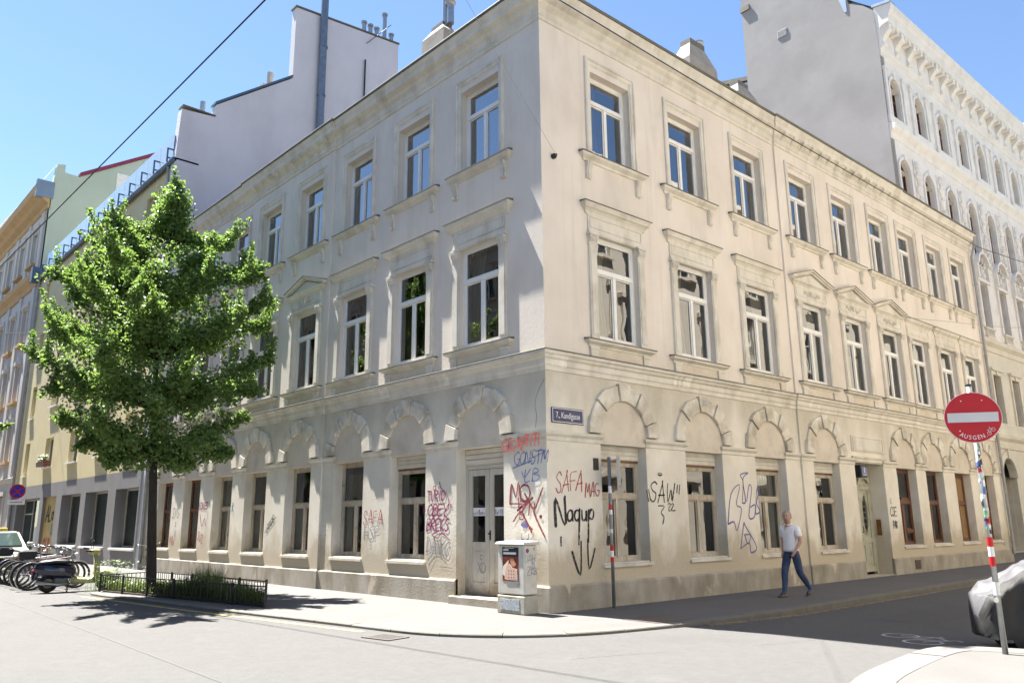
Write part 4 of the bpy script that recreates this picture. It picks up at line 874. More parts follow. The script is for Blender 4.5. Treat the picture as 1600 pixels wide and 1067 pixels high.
h1.box(-.72, .72, -.08, .01, 8.65, 8.85); h1.box(-.82, .82, -.18, .01, 8.85, 8.98); h1.box(-.12, .12, -.14, .01, 8.62, 8.9); h1 = h1.mesh('surround', M_WST2)
SUR = [am4, am3, h2, h1]
for c in wc:
    for k in range(4):
        o = obj('window', WW[k][0], wh, MW @ T((c, 0, 0))); obj('pane', WW[k][1], o); obj('surround', SUR[k], o)
        if k == 2: obj('balustrade', bal, o)
def wp(x0, x1): return [(x0, 0), (x1, 0)]
sweep(MB(), [(-.05, 23.0), (.06, 23.05), (.06, 23.3), (.12, 23.35), (.12, 24.35), (.2, 24.45), (.55, 24.55), (.62, 24.95), (.72, 25.1), (.78, 25.4), (.70, 25.45), (-.05, 25.6)], wp(wx0, wx1)).build('cornice', M_WST, wh, MW)
sweep(MB(), [(-.05, 18.75), (.05, 18.8), (.07, 19.05), (.25, 19.2), (.30, 19.4), (.22, 19.45), (-.05, 19.55)], wp(wx0, wx1)).build('string_course', M_WST, wh, MW)
sweep(MB(), [(-.05, 9.8), (.05, 9.85), (.07, 10.1), (.25, 10.25), (.28, 10.42), (.2, 10.48), (-.05, 10.52)], wp(wx0, wx1)).build('string_course', M_WST2, wh, MW)
sweep(MB(), [(-.05, 4.9), (.06, 4.95), (.08, 5.3), (.22, 5.45), (.25, 5.6), (.1, 5.65), (.1, 6.1), (-.05, 6.2)], wp(wx0, wx1)).build('string_course', M_WST2, wh, MW)
sweep(MB(), [(-.05, 0), (.08, 0), (.08, .75), (-.05, .8)], wp(wx0, wc[3]-.95)).build('plinth', M_PLIN, wh, MW)
# cornice brackets and dentils
bk_ = MB()
pr_ = [(0, 23.35), (.14, 23.4), (.2, 23.6), (.17, 23.8), (.3, 24.0), (.5, 24.2), (.54, 24.5), (0, 24.5)]
bk_.add([(-.16, -p, z) for p, z in pr_]+[(.16, -p, z) for p, z in pr_], [tuple(range(8)), tuple(range(15, 7, -1))]+[(i, i+8, (i+1) % 8+8, (i+1) % 8) for i in range(8)]); bk_.disc((0, -.42, 24.25), (1, 0, 0), .12, .38, 10); bk_.disc((0, -.17, 23.55), (1, 0, 0), .08, .36, 10)
bk_ = bk_.mesh('bracket', M_WST); dn = MB().box(-.12, .12, -.5, -.1, 24.3, 24.54).mesh('dentil', M_WST)
for k in range(24):
    x = 24.85+1.35*k
    if x > wx1: break
    obj('bracket', bk_, wh, MW @ T((x, 0, 0)))
    for j in range(2): obj('dentil', dn, wh, MW @ T((x+.45+.45*j, 0, 0)))
# rusticated stones on the lower storey
rs_ = MB().bbox(-.66, .66, -.05, .01, 0, .37, .02).mesh('ashlar', M_WST2)
for c0 in [24.6]:
    for k, xc in enumerate([30.85+.35, 32.35-.25]):
        for r_ in range(11): obj('ashlar', rs_, wh, MW @ T((32.35-.30*(r_ % 2)-.25, 0, .82+r_*.39)) @ Matrix.Diagonal((.55, 1, 1, 1))) if k else None
am = archmould(.95, 3.55, .35, .06).build('arch', M_WST2, wh, MW @ T((wc[3], 0, 0)))
gt = MB(); gt.box(-.95, 0, .55, .62, .02, 4.4); gt.box(-.95, -.9, .45, .55, .02, 3.5); gt.build('gate_leaf', M_DARK, wh, MW @ T((wc[3], 0, 0))); MB().box(.93, .95, .3, .75, .02, 3.5).build('passage_wall', M_WST2, wh, MW @ T((wc[3], 0, 0)))
# side wall toward the low roof
def V3(d, z): return (d-DN, z)
sw = [(0, 0), (0, 23.1), (.0, 24.0), (.05, 25.4), (.5, 25.9), (1.2, 26.4), (1.3, 27.8), (6.85, 33), (7.0, 33), (7.0, 0)]
MB().prism(sw, wx0-.03, wx0+.4, ax='x').build('side_wall', M_SIDE, wh, MW)
MB().prism([(7.0, 0), (7.0, 25.3), (9.3, 25.9), (14, 27.2), (14, 0)], wx0+1.0, wx0+1.4, ax='x').build('side_wall', M_FIRE, wh, MW)
b = MB(); b.prism([(6.9, 25.35), (14, 27.25), (14, 27.5), (6.9, 25.6)], wx0+.9, wx0+1.5, ax='x'); b.build('coping', M_TIN, wh, MW)
b = MB(); b.box(wx0-.12, wx0+.55, 6.5, 7.05, 29.0, 29.3); b.build('coping', M_TIN, wh, MW)
b = MB(); b.prism([(-.75, 25.42), (.1, 25.55), (.1, 25.68), (-.75, 25.55)], wx0-.08, wx0+.5, ax='x'); b.prism([(1.28, 26.0), (1.4, 26.0), (2.1, 28.5), (1.28, 27.9)], wx0-.06, wx0+.45, ax='x'); b.build('flashing', pmat('zinc', (.45, .50, .56), (.35, .42, .5), .35, 3, 3, metal=.6), wh, MW)
MB().add([(wx0, 0, 25.55), (wx1, 0, 25.55), (wx1, 6, 31), (wx0, 6, 31)], [(0, 1, 2, 3)]).build('roof', M_TIN, wh, MW)
q = MB().box(-.28, .28, -.012, .05, -.22, .22).build('wall_vent', M_METAL, wh, MW @ T((wx0-.04, 4.75, 26.6)) @ Matrix.Rotation(-pi/2, 4, 'Z'))
for k in range(6): MB().box(-.25, .25, -.03, -.01, -.19+k*.065, -.15+k*.065).build('slat', M_PIPE, q)
bh = MB(); bh.box(52, 58.2, -.6, 6, 25.6, 26.9); bh.prism([(-.9, 26.9), (6.3, 26.9), (6.3, 27.2), (-.9, 27.2)], 51.7, 58.4, ax='x'); bh.rings([[(52, -.6, 27.2), (58, -.6, 27.2), (58, 6, 27.2), (52, 6, 27.2)], [(53, 1.5, 30), (57, 1.5, 30), (57, 5, 30), (53, 5, 30)]]); bh.build('corner_turret', M_BLUEM, wh, MW)

# houses across both streets: they close the street and stand in the window reflections
def plain_house(name_label, mat, MM, x0, x1, H, cols_, rows_, gh_):
    h = thing('apartment_house', name_label, 'house'); b = MB()
    wallsheet(b, x0, x1, 0, H, [(c-.6, c+.6, a, b_, .25) for c in cols_ for a, b_ in rows_], 0); b.box(x0, x1, .3, 8, 0, H); b.build('wall', mat, h, MM)
    f = MB()
    for q in ((-.61, -.52, -.01, 2.11), (.52, .61, -.01, 2.11), (-.03, .03, .08, 2.02)): f.box(q[0], q[1], .12, .2, q[2], q[3])
    for q in ((-.01, .08), (2.02, 2.11), (1.4, 1.47)): f.box(-.52, .52, .12, .2, *q)
    f = f.mesh('window', M_WHITE); p = MB().add([(-.58, .17, 0), (.58, .17, 0), (.58, .17, 2.1), (-.58, .17, 2.1)], [(0, 1, 2, 3)]).mesh('pane', flat('dark_pane', (.03, .035, .04), .08)); s_ = MB().box(-.85, .85, -.2, .01, -.14, 0).box(-.75, -.61, -.08, .01, 0, 2.2).box(.61, .75, -.08, .01, 0, 2.2).box(-.9, .9, -.18, .01, 2.2, 2.42).mesh('surround', mat)
    for c in cols_:
        for a, b_ in rows_:
            o = obj('window', f, h, MM @ T((c, 0, a))); obj('pane', p, o); obj('surround', s_, o)
    sweep(MB(), [(-.05, H-.5), (.2, H-.4), (.25, H-.15), (.6, H), (.6, H+.25), (-.05, H+.35)], [(x0, 0), (x1, 0)]).build('cornice', mat, h, MM)
    sweep(MB(), [(-.05, gh_), (.12, gh_+.05), (.15, gh_+.3), (-.05, gh_+.4)], [(x0, 0), (x1, 0)]).build('string_course', mat, h, MM)
    MB().add([(x0, 0, H+.3), (x1, 0, H+.3), (x1, 6, H+3), (x0, 6, H+3)], [(0, 1, 2, 3)]).build('roof', M_TIN, h, MM)
    return h
M_CREAM = pmat('cream_stucco', (.66, .60, .50), (.60, .54, .44), .9, 1, 4, .2, 18)
rw = [(1.2, 3.3), (5.6, 7.7), (9.4, 11.5), (13.2, 15.3)]
plain_house('cream house across the side street mirrored in the windows', M_CREAM, T((11.6, -2.5, 0)) @ Matrix.Rotation(-pi/2, 4, 'Z'), -62, 0.0, 17.2, [-2.0-2.9*k for k in range(20)], rw, 4.5)
plain_house('grey beige house across the main street mirrored in the windows', pmat('beige_stucco', (.50, .45, .38), (.44, .39, .32), .9, 1, 4, .2, 18), T((0, -16.2, 0)) @ Matrix.Rotation(pi, 4, 'Z'), -3.0, 72, 16.5, [-1.2+2.9*k for k in range(25)], rw, 4.5)
# ------------------------------------------------------------------ street furniture
# no entry sign on a stickered pole
bx, by = 7.31, .62
ns = thing('no_entry_sign', 'red no entry sign with white bar on a stickered leaning pole', 'road sign', (bx, by, -.004), 0)
face = math.atan2(-10.94-.6, 10.78-7.3)+pi/2        # sign turned to the viewer's side of the crossing
pole = MB().tube([(0, 0, 0), (0, 0, 3.36)], .034, 14).build('pole', M_METAL, ns, smooth=True)
MB().tube([(0, 0, 3.36), (0, 0, 3.385)], [.037, .037], 14).build('pole_cap', M_DARK, ns)
def band(z0, z1, m, r=.0352): MB().tube([(0, 0, z0), (0, 0, z1)], r, 14, caps=False).build('reflective_band', m, ns, smooth=True)
for z0, z1, m in ((1.05, 1.17, M_RED), (1.17, 1.29, M_SWHITE), (1.29, 1.41, M_RED)): band(z0, z1, m)
MB().tube([(0, 0, .70), (0, 0, .86)], .037, 14, caps=False).build('sticker', M_SWHITE, ns)
MB().disc((-.01, -.037, .64), (0, 1, 0), .03, .006, 12).build('sticker', flat('pale_sticker', (.65, .62, .55)), ns)
stc = [flat('sticker_teal', (.05, .3, .28)), flat('sticker_black', (.03, .03, .03)), flat('sticker_red', (.5, .02, .02)), flat('sticker_green', (.15, .45, .2)), flat('sticker_blue', (.08, .14, .4)), M_SWHITE, flat('sticker_pale', (.6, .62, .6))]
rr = random.Random(11)
for k in range(44):
    z = 1.45+k*.026+rr.uniform(-.01, .01); a0 = rr.uniform(-2.9, .6); da = rr.uniform(.5, 1.7); h = rr.uniform(.025, .085); n = 5; r_ = .0353+.0004*(k % 7)
    q = MB(); q.rings([[(r_*math.cos(a0+da*i/n), r_*math.sin(a0+da*i/n), zz+.006*i*rr.choice((0, 0, 1))) for i in range(n+1)] for zz in (z, z+h)], closed=False, caps=False); q.build('sticker', stc[rr.choice((0, 1, 1, 2, 3, 4, 5, 5, 6, 6))], ns)
mS = Matrix.Rotation(face, 4, 'Z') @ T((0, -.05, 2.94)) @ Matrix.Rotation(R(2.0), 4, 'Y')
plate = MB().disc((0, 0, 0), (0, 1, 0), .335, .004, 48).build('plate', M_SWHITE, ns, mS)
MB().disc((0, -.004, 0), (0, 1, 0), .327, .004, 48).build('red_face', M_RED, plate)
MB().box(-.292, .292, -.0085, -.006, -.062, .062).build('white_bar', pmat('bar_white', (.62, .62, .62), (.56, .56, .57), .4, 2, 3), plate)
for t in ((-.12, .22), (.12, .22), (-.16, -.175)): MB().disc((t[0], -.007, t[1]), (0, 1, 0), .008, .006, 10).build('rivet', M_SWHITE, plate)
for i, ch in enumerate('AUSGEN.'):
    a = R(238+i*10.6) if ch != '.' else R(238+6*10.6-2); r_ = .268
    obj('letter', textmesh(ch, .078, M_SWHITE, 'letter', sx=.86), plate, T((r_*math.cos(a), -.0075, r_*math.sin(a))) @ Matrix.Rotation(-(a+pi/2), 4, 'Y') @ UP)
b = MB(); ba = R(316); bm_ = T((.262*math.cos(ba), -.0075, .262*math.sin(ba))) @ Matrix.Rotation(-(ba+pi/2), 4, 'Y')
for cx in (-.034, .034): b.torus((cx, 0, -.008), (0, 1, 0), .022, .0022, 18, 4)
for ln in ([(-.034, -.008), (-.014, .03), (.022, .03), (.034, -.008)], [(-.014, .03), (.0, -.006), (.022, .03)], [(-.034, -.008), (0, -.006)], [(-.022, .036), (-.006, .036)], [(.022, .03), (.018, .042), (.032, .044)]): b.tube([(x, 0, z) for x, z in ln], .0022, 4)
b.build('cycle_emblem', M_SWHITE, plate, bm_)
b = MB(); b.box(-.30, .30, .004, .022, .12, .15); b.box(-.30, .30, .004, .022, -.15, -.12); b.tube([(0, .045, .10), (0, .045, .17)], .042, 12); b.tube([(0, .045, -.17), (0, .045, -.10)], .042, 12); b.build('bracket', M_METAL, plate)

# pole with a side-on plate by the first right window
p1 = thing('sign_pole', 'grey steel sign pole with red and white bands beside the corner window', 'road sign', (.27, 1.52, -.004))
MB().tube([(0, 0, 0), (0, 0, 2.92)], .034, 12).build('pole', pmat('dull_grey_steel', (.25, .26, .27), (.2, .205, .21), .5, 5, 3, metal=.4), p1, smooth=True)
for z0, z1, m in ((.86, .96, M_RED), (.96, 1.08, M_SWHITE), (1.08, 1.19, M_RED), (1.78, 1.87, M_SWHITE), (1.88, 1.98, M_RED), (1.42, 1.5, flat('sticker_pale', (.6, .62, .6))), (2.2, 2.34, M_SWHITE)): MB().tube([(0, 0, z0), (0, 0, z1)], .0352, 12, caps=False).build('reflective_band', m, p1, smooth=True)
mp = Matrix.Rotation(R(31), 4, 'Z'); pl = MB().box(.17, .176, -.12, .38, 2.40, 3.0).build('plate', pmat('sign_back', (.40, .41, .42), (.35, .36, .37), .5, 3, 3, metal=.3), p1, mp @ T((0, 0, -.05)))
for z in (2.5, 2.84): MB().tube([(0, 0, z), (.17, .08, z+.03)], .014, 6).build('arm', M_METAL, p1)

# electricity cabinet
cb = thing('utility_cabinet', 'white grey utility cabinet with torn poster at the house corner', 'cabinet', (-.45, -.385, -.004))
M_CAB = pmat('cabinet_grey', (.58, .57, .52), (.47, .45, .40), .6, 3, 5, .15, 50, stain=(.30, .27, .2), stain_scale=4, stain_lo=.55, stain_hi=.75, stain_amt=.6)
MB().bbox(-.38, .38, -.185, .185, 0, .33, .02).build('base', pmat('cabinet_base', (.42, .40, .34), (.3, .28, .22), .8, 4, 5, .3, 50, stain=(.16, .14, .09), stain_scale=3, stain_amt=.7), cb)
MB().bbox(-.365, .365, -.175, .175, .345, 1.235, .02).build('body', M_CAB, cb)
MB().rings([[(-.39, -.205, 1.235), (.39, -.205, 1.235), (.39, .20, 1.235), (-.39, .20, 1.235)], [(-.395, -.21, 1.25), (.395, -.21, 1.25), (.395, .205, 1.25), (-.395, .205, 1.25)], [(-.38, -.19, 1.285), (.38, -.19, 1.285), (.38, .19, 1.295), (-.38, .19, 1.295)], [(-.2, -.08, 1.305), (.2, -.08, 1.305), (.2, .08, 1.31), (-.2, .08, 1.31)]]).build('lid', M_CAB, cb)
MB().box(-.27, .24, -.192, -.18, .07, .26).build('sticker_panel', pmat('scribbled_panel', (.52, .55, .56), (.16, .2, .26), .7, 22, 5, stretch=(1, 1, 2.5)), cb)
pos = MB().box(-.22, .22, -.179, -.1745, .58, 1.19).build('poster', pmat('poster_ground', (.10, .018, .012), (.32, .07, .035), .5, 5, 3), cb)
MB().box(-.222, .222, -.1815, -.179, 1.02, 1.19).build('poster_head', flat('poster_black', (.012, .012, .015)), pos)
for q in ((-.19, -.05, 1.13, 1.155), (-.19, .16, 1.06, 1.10), (-.15, .1, 1.172, 1.18)): MB().box(q[0], q[1], -.183, -.1815, q[2], q[3]).build('poster_text', M_SWHITE, pos)
for pts, c in (([(-.16, .62), (-.10, .60), (.19, .62), (.19, .80), (.06, .82), (-.02, .90), (-.10, .86)], (.62, .42, .33)), ([(-.22, .70), (-.14, .66), (-.06, .84), (-.04, .96), (-.12, .90), (-.2, .84)], (.70, .60, .52)), ([(.04, .86), (.1, .84), (.16, .88), (.08, .99), (-.02, .98)], (.55, .25, .16)), ([(.0, .60), (.2, .59), (.2, .70), (.02, .72)], (.6, .5, .55))):
    MB().prism(pts, -.1825-.0006*len(pts), -.179).build('poster_picture', flat('poster_%d' % int(c[0]*1000), c), pos)
for k in range(9): MB().box(-.05+.07*(k % 3), -.03+.07*(k % 3), -.188, -.186, .64+.06*(k//3), .655+.06*(k//3)).build('poster_print', MATS['poster_black'], pos)
for k, (y, z, r_, c) in enumerate(((-.09, 1.13, .04, (.18, .04, .2)), (.09, 1.16, .03, (.55, .3, .2)))): MB().disc((.367, y, z), (1, 0, 0), r_, .004, 14).build('sticker', flat('cab_sticker%d' % k, c), cb)
# cabinet and shop front scribbles are added with the graffiti

# no stopping sign far left
nt_ = thing('no_stopping_sign', 'round blue and red no stopping sign with white plate on pole', 'road sign', (-31.8, -2.45, -.004), R(62))
MB().tube([(0, 0, 0), (0, 0, 3.55)], .035, 10).build('pole', M_METAL, nt_)
MB().disc((0, -.045, 3.22), (0, 1, 0), .33, .006, 32).build('rim', M_RED, nt_); MB().disc((0, -.05, 3.22), (0, 1, 0), .27, .006, 32).build('blue_face', flat('sign_blue', (.02, .03, .42), .4), nt_)
for s in (-1, 1): MB().box(-.275, .275, -.058+.001*s, -.054+.001*s, -.028, .028).build('red_stroke', M_RED, nt_, T((0, 0, 3.22)) @ Matrix.Rotation(s*pi/4, 4, 'Y'))
MB().box(-.36, .36, -.05, -.042, 2.62, 2.84).build('extra_plate', M_SWHITE, nt_); obj('plate_arrow', MB().prism([(-.26, 2.73), (-.19, 2.77), (-.19, 2.69)], -.053, -.05).prism([(.26, 2.73), (.19, 2.77), (.19, 2.69)], -.053, -.05).mesh('plate_arrow', M_RED), nt_)
MB().box(-.16, .16, -.053, -.05, 2.705, 2.755).build('plate_text', flat('plate_grey', (.3, .3, .3)), nt_)

# ------------------------------------------------------------------ bicycles
M_CHROME = pmat('chrome', (.55, .55, .56), (.48, .48, .5), .25, 5, 2, metal=1)
M_TYRE = M_RUBBER; M_RIMD = pmat('dark_rim', (.10, .10, .105), (.08, .08, .085), .4, 5, 2, metal=.5)
def bicycle(label, loc, rz, col, extra, lean=0):
    bt = thing('bicycle', label, 'bicycle', mat=T(loc) @ Matrix.Rotation(rz, 4, 'Z') @ Matrix.Rotation(lean, 4, 'Y') @ Matrix.Scale(1.08, 4), group='bicycles parked in a row')
    fm = pmat('bike_paint_%d%d%d' % tuple(int(99*c) for c in col), col, tuple(.85*c for c in col), .35, 4, 2)
    r_ = .335; hw = .53
    for y in (-hw, hw):
        wl = MB().torus((0, y, r_), (1, 0, 0), r_-.018, .022, 30, 6).build('wheel', M_TYRE, bt, smooth=True)
        MB().torus((0, y, r_), (1, 0, 0), r_-.045, .012, 30, 5).build('rim', M_RIMD, wl)
        sp_ = MB()
        for k in range(18):
            a = 2*pi*k/18; sp_.tube([(.02*(-1)**k, y, r_), (0, y+(r_-.05)*math.cos(a), r_+(r_-.05)*math.sin(a))], .0016, 3, caps=False)
        sp_.build('spokes', M_CHROME, wl)
        MB().tube([(-.04, y, r_), (.04, y, r_)], .02, 8).build('hub', M_CHROME, wl)
    f = MB(); bb = (0, -.1, .29); st = (0, -.22, .72); ht = (0, .36, .80); hb = (0, .39, .68)
    for a, c, r in ((bb, st, .016), (bb, hb, .02), (st, ht, .016)): f.tube([a, c], r, 8)
    for s in (-.045, .045): f.tube([(s, -hw, r_), (s*.5, -.1, .29)], .009, 6); f.tube([(s, -hw, r_), (s*.4, -.22, .7)], .008, 6); f.tube([(s*.9, hw, r_), (s*.9, .42, .62), (0, .395, .66)], .011, 6)
    f.tube([(0, .39, .66), (0, .35, .84)], .02, 8); f.build('frame', fm, bt)
    MB().tube([(0, -.22, .7), (0, -.25, .86)], .012, 6).build('seat_post', M_CHROME, bt)
    sd = MB(); sd.rings([[(-.02, -.08, .87), (.02, -.08, .87), (.02, -.08, .895), (-.02, -.08, .895)], [(-.03, -.17, .865), (.03, -.17, .865), (.03, -.17, .90), (-.03, -.17, .90)], [(-.085, -.31, .865), (.085, -.31, .865), (.075, -.31, .915), (-.075, -.31, .915)], [(-.07, -.37, .875), (.07, -.37, .875), (.06, -.37, .915), (-.06, -.37, .915)]]); sd.build('saddle', M_RUBBER, bt, smooth=True)
    hb_ = MB(); hb_.tube([(0, .35, .83), (0, .37, .96)], .014, 6); hb_.tube([(-.30, .22, 1.02), (-.24, .30, 1.02), (-.1, .38, .97), (0, .38, .965), (.1, .38, .97), (.24, .30, 1.02), (.30, .22, 1.02)], .011, 6); hb_.build('handlebar', M_CHROME, bt, smooth=True)
    for s in (-1, 1): MB().tube([(s*.30, .22, 1.02), (s*.31, .13, 1.02)], .017, 7).build('grip', M_RUBBER, bt)
    cr = MB(); cr.disc((.05, -.1, .29), (1, 0, 0), .09, .006, 18); cr.tube([(.07, -.1, .29), (.075, -.02, .15)], .009, 5); cr.tube([(-.07, -.1, .29), (-.075, -.18, .43)], .009, 5); cr.box(.07, .16, -.06, .02, .13, .15); cr.box(-.16, -.07, -.22, -.14, .42, .44); cr.build('crank', M_CHROME, bt)
    if 'mud' in extra:
        for y in (-hw, hw): MB().torus((0, y, r_), (1, 0, 0), r_+.02, .012, 18, 5, a0=pi*.15 if y < 0 else 0, a1=pi*1.0 if y < 0 else pi*.8).build('mudguard', fm if 'green' in extra else M_CHROME, bt)
    if 'rack' in extra:
        q = MB()
        for s in (-.06, .06): q.tube([(s, -.26, .74), (s, -.72, .74)], .006, 5); q.tube([(s, -.66, .74), (s*.8, -hw, r_)], .005, 5)
        for y in (-.4, -.55, -.7): q.tube([(-.06, y, .74), (.06, y, .74)], .005, 5)
        q.build('rack', M_DARK, bt)
    if 'bag' in extra: MB().bbox(-.16, .16, -.74, -.34, .75, .98, .05).build('top_box', pmat('dark_grey_fabric', (.03, .03, .033), (.02, .02, .022), .7, 20, 3), bt)
    if 'lamp' in extra: MB().tube([(0, .42, .86), (0, .47, .86), (0, .49, .86)], [.02, .04, .042], 10).build('head_lamp', M_SWHITE, bt)
    return bt
ryb = lambda k: hroad(-16, -4)
bicycle('bicycle with chrome mudguards nearest the scooter', (-14.5, -4.78, -.05), R(4), (.25, .25, .25), ('mud', 'rack', 'lamp'), R(5))
bicycle('bicycle with dark top box, second from the scooter', (-15.1, -4.75, -.05), R(-3), (.12, .02, .02), ('rack', 'bag', 'mud'), R(-4))
bicycle('black bicycle with rear rack, third from the scooter', (-15.75, -4.72, -.05), R(6), (.03, .03, .03), ('rack',), R(6))
bicycle('white framed bicycle, fourth from the scooter', (-16.35, -4.7, -.05), R(-2), (.5, .5, .5), ('lamp',), R(3))
bicycle('blue bicycle, fifth from the scooter', (-17.0, -4.7, -.05), R(3), (.04, .08, .3), ('rack',), R(-5))
bicycle('grey bicycle, sixth from the scooter', (-17.65, -4.7, -.05), R(7), (.08, .08, .08), ('rack', 'mud'), R(4))
bicycle('red framed bicycle, seventh from the scooter', (-18.3, -4.68, -.05), R(-4), (.3, .02, .02), ('lamp', 'bag'), R(-4))
bicycle('bicycle with lime green mudguards, farthest from the scooter', (-19.0, -4.66, -.05), R(-5), (.35, .5, .03), ('mud', 'green'), R(5))
bicycle('pale yellow bicycle standing behind the scooter', (-14.6, -2.2, -.004), R(70), (.6, .58, .28), ('mud', 'rack'), R(-4))

# ------------------------------------------------------------------ motor scooter
sc = thing('motor_scooter', 'black and navy motor scooter with pale yellow leg shield', 'scooter', mat=T((-13.3, -4.5, -.05)) @ Matrix.Rotation(R(-10), 4, 'Z') @ Matrix.Rotation(R(4), 4, 'Y') @ Matrix.Scale(1.02, 4))
M_NAVY = pmat('navy_paint', (.010, .012, .045), (.008, .009, .03), .18, 3, 2, coat=.6); M_LEM = pmat('lemon_paint', (.40, .38, .17), (.36, .34, .15), .3, 3, 2, coat=.4)
for y in (-.66, .66):
    wl = MB().torus((0, y, .225), (1, 0, 0), .17, .058, 26, 8).build('wheel', M_RUBBER, sc, smooth=True); MB().disc((0, y, .225), (1, 0, 0), .12, .07, 18).build('rim', pmat('bronze_rim', (.22, .17, .10), (.18, .14, .08), .4, 4, 2, metal=.7), wl)
    MB().tube([(-.06, y, .225), (.06, y, .225)], .035, 10).build('hub', M_DARK, wl)
def loft(secs, n=14, smooth=True):
    """sections: (y, zc, half width, half height, power)"""
    b = MB(); rs = []
    for y, zc, w_, h, p in secs:
        r_ = []
        for k in range(n):
            a = 2*pi*k/n; c, s = math.cos(a), math.sin(a); r_.append((w_*math.copysign(abs(c)**p, c), y, zc+h*math.copysign(abs(s)**p, s)))
        rs.append(r_)
    return b.rings(rs)
loft([(-1.02, .60, .03, .03, .8), (-.98, .60, .10, .09, .8), (-.86, .58, .17, .16, .8), (-.6, .54, .21, .20, .8), (-.35, .52, .20, .20, .8), (-.15, .50, .15, .18, .8), (-.05, .46, .10, .14, .8)]).build('body', M_NAVY, sc, smooth=True)
loft([(-.98, .72, .08, .03, .8), (-.85, .755, .15, .05, .8), (-.55, .78, .16, .06, .8), (-.3, .76, .15, .055, .8), (-.12, .74, .09, .04, .8)]).build('seat', pmat('black_vinyl', (.015, .015, .016), (.012, .012, .012), .45, 12, 3), sc, smooth=True)
loft([(-1.04, .42, .03, .10, .8), (-.98, .42, .07, .14, .8), (-.9, .46, .09, .10, .8)]).build('rear_mudguard', M_NAVY, sc, smooth=True)
MB().bbox(-.045, .045, -1.055, -1.02, .5, .58, .01).build('tail_light', flat('tail_red', (.4, .02, .02), .3), sc); MB().box(-.1, .1, -1.075, -1.06, .30, .44).build('number_plate', M_SWHITE, sc, smooth=False)
loft([(-.15, .30, .15, .12, .6), (.05, .27, .17, .08, .6), (.3, .27, .17, .07, .6), (.44, .34, .16, .14, .6)]).build('footboard', M_LEM, sc, smooth=True)
b = MB(); b.rings([[(-.2, .36, .26), (.2, .36, .26), (.2, .44, .26), (-.2, .44, .26)], [(-.22, .38, .5), (.22, .38, .5), (.2, .50, .5), (-.2, .50, .5)], [(-.17, .36, .75), (.17, .36, .75), (.12, .47, .75), (-.12, .47, .75)], [(-.08, .32, .92), (.08, .32, .92), (.06, .40, .92), (-.06, .40, .92)]]); b.build('leg_shield', M_LEM, sc, smooth=True)
loft([(.45, .38, .05, .06, .8), (.6, .47, .09, .06, .8), (.75, .44, .085, .06, .8), (.88, .36, .05, .06, .8)]).build('front_mudguard', M_LEM, sc, smooth=True)
MB().tube([(.0, .62, .24), (0, .48, .5), (0, .36, .93)], .03, 8).build('fork', M_DARK, sc)
loft([(.20, 1.0, .10, .05, .8), (.32, 1.0, .13, .08, .8), (.44, .98, .10, .08, .8), (.48, .97, .05, .05, .8)]).build('headset', M_LEM, sc, smooth=True)
MB().tube([(-.34, .22, 1.05), (-.2, .29, 1.04), (0, .32, 1.02), (.2, .29, 1.04), (.34, .22, 1.05)], .016, 8).build('handlebar', M_DARK, sc, smooth=True)
for s in (-1, 1):
    MB().tube([(s*.34, .22, 1.05), (s*.38, .10, 1.06)], .024, 8).build('grip', M_RUBBER, sc)
    m_ = MB(); m_.tube([(s*.24, .28, 1.05), (s*.34, .26, 1.24)], .007, 5); m_.ellipsoid((s*.36, .26, 1.29), (.06, .018, .045), 10, 6); m_.build('mirror', M_DARK, sc)
MB().tube([(.12, -.2, .22), (.15, -.45, .2), (.16, -.95, .28)], [.03, .05, .05], 10).build('exhaust', M_METAL, sc, smooth=True)
b = MB(); b.tube([(-.1, -.18, .25), (-.16, -.22, .02)], .012, 6); b.tube([(.1, -.18, .25), (.16, -.22, .02)], .012, 6); b.tube([(-.16, -.22, .02), (.16, -.22, .02)], .012, 6); b.build('stand', M_DARK, sc)
MB().bbox(-.13, .13, -.55, -.22, .17, .42, .04).build('engine', flat('engine_grey', (.12, .12, .12), .5), sc)

# ------------------------------------------------------------------ parked car at the far left
car = thing('parked_car', 'silver taxi with roof sign behind the parked bicycles', 'car', (-25.5, -4.2, -.05), 0)
M_SILV = pmat('silver_paint', (.52, .52, .50), (.48, .48, .46), .3, 3, 2, metal=.4, coat=.6)
def carprof(x):
    """lower roof line of body, shoulder"""
    return None
secs = [(-2.2, .45, .80, .62), (-2.1, .30, .88, .80), (-1.5, .25, .94, .88), (0, .24, .95, .90), (1.2, .25, .94, .86), (1.9, .28, .90, .76), (2.2, .34, .80, .62)]
b = MB(); rs = []
for x, zb, zt, w_ in [(-2.25, .40, .86, .62), (-2.15, .28, .95, .78), (-1.6, .22, 1.0, .88), (0, .2, .98, .90), (1.0, .2, .97, .89), (1.75, .24, .86, .84), (2.15, .3, .72, .72), (2.25, .4, .62, .6)]:
    rs.append([(x, -w_*.9, zb), (x, -w_, zb+.15), (x, -w_, zt-.12), (x, -w_*.88, zt), (x, w_*.88, zt), (x, w_, zt-.12), (x, w_, zb+.15), (x, w_*.9, zb)])
b.rings(rs); body = b.build('body', M_SILV, car)
b = MB(); rs = []
for x, zt, w_ in [(-1.95, .96, .74), (-1.35, 1.44, .64), (-.4, 1.52, .66), (.35, 1.48, .64), (1.25, .95, .76)]:
    rs.append([(x, -.78, .92), (x, -w_, zt), (x, w_, zt), (x, .78, .92)])
b.rings(rs); b.build('cabin', M_SILV, car)
M_CARG = glass_mat('car_glass', (.1, .12, .12), 1.7, 0)
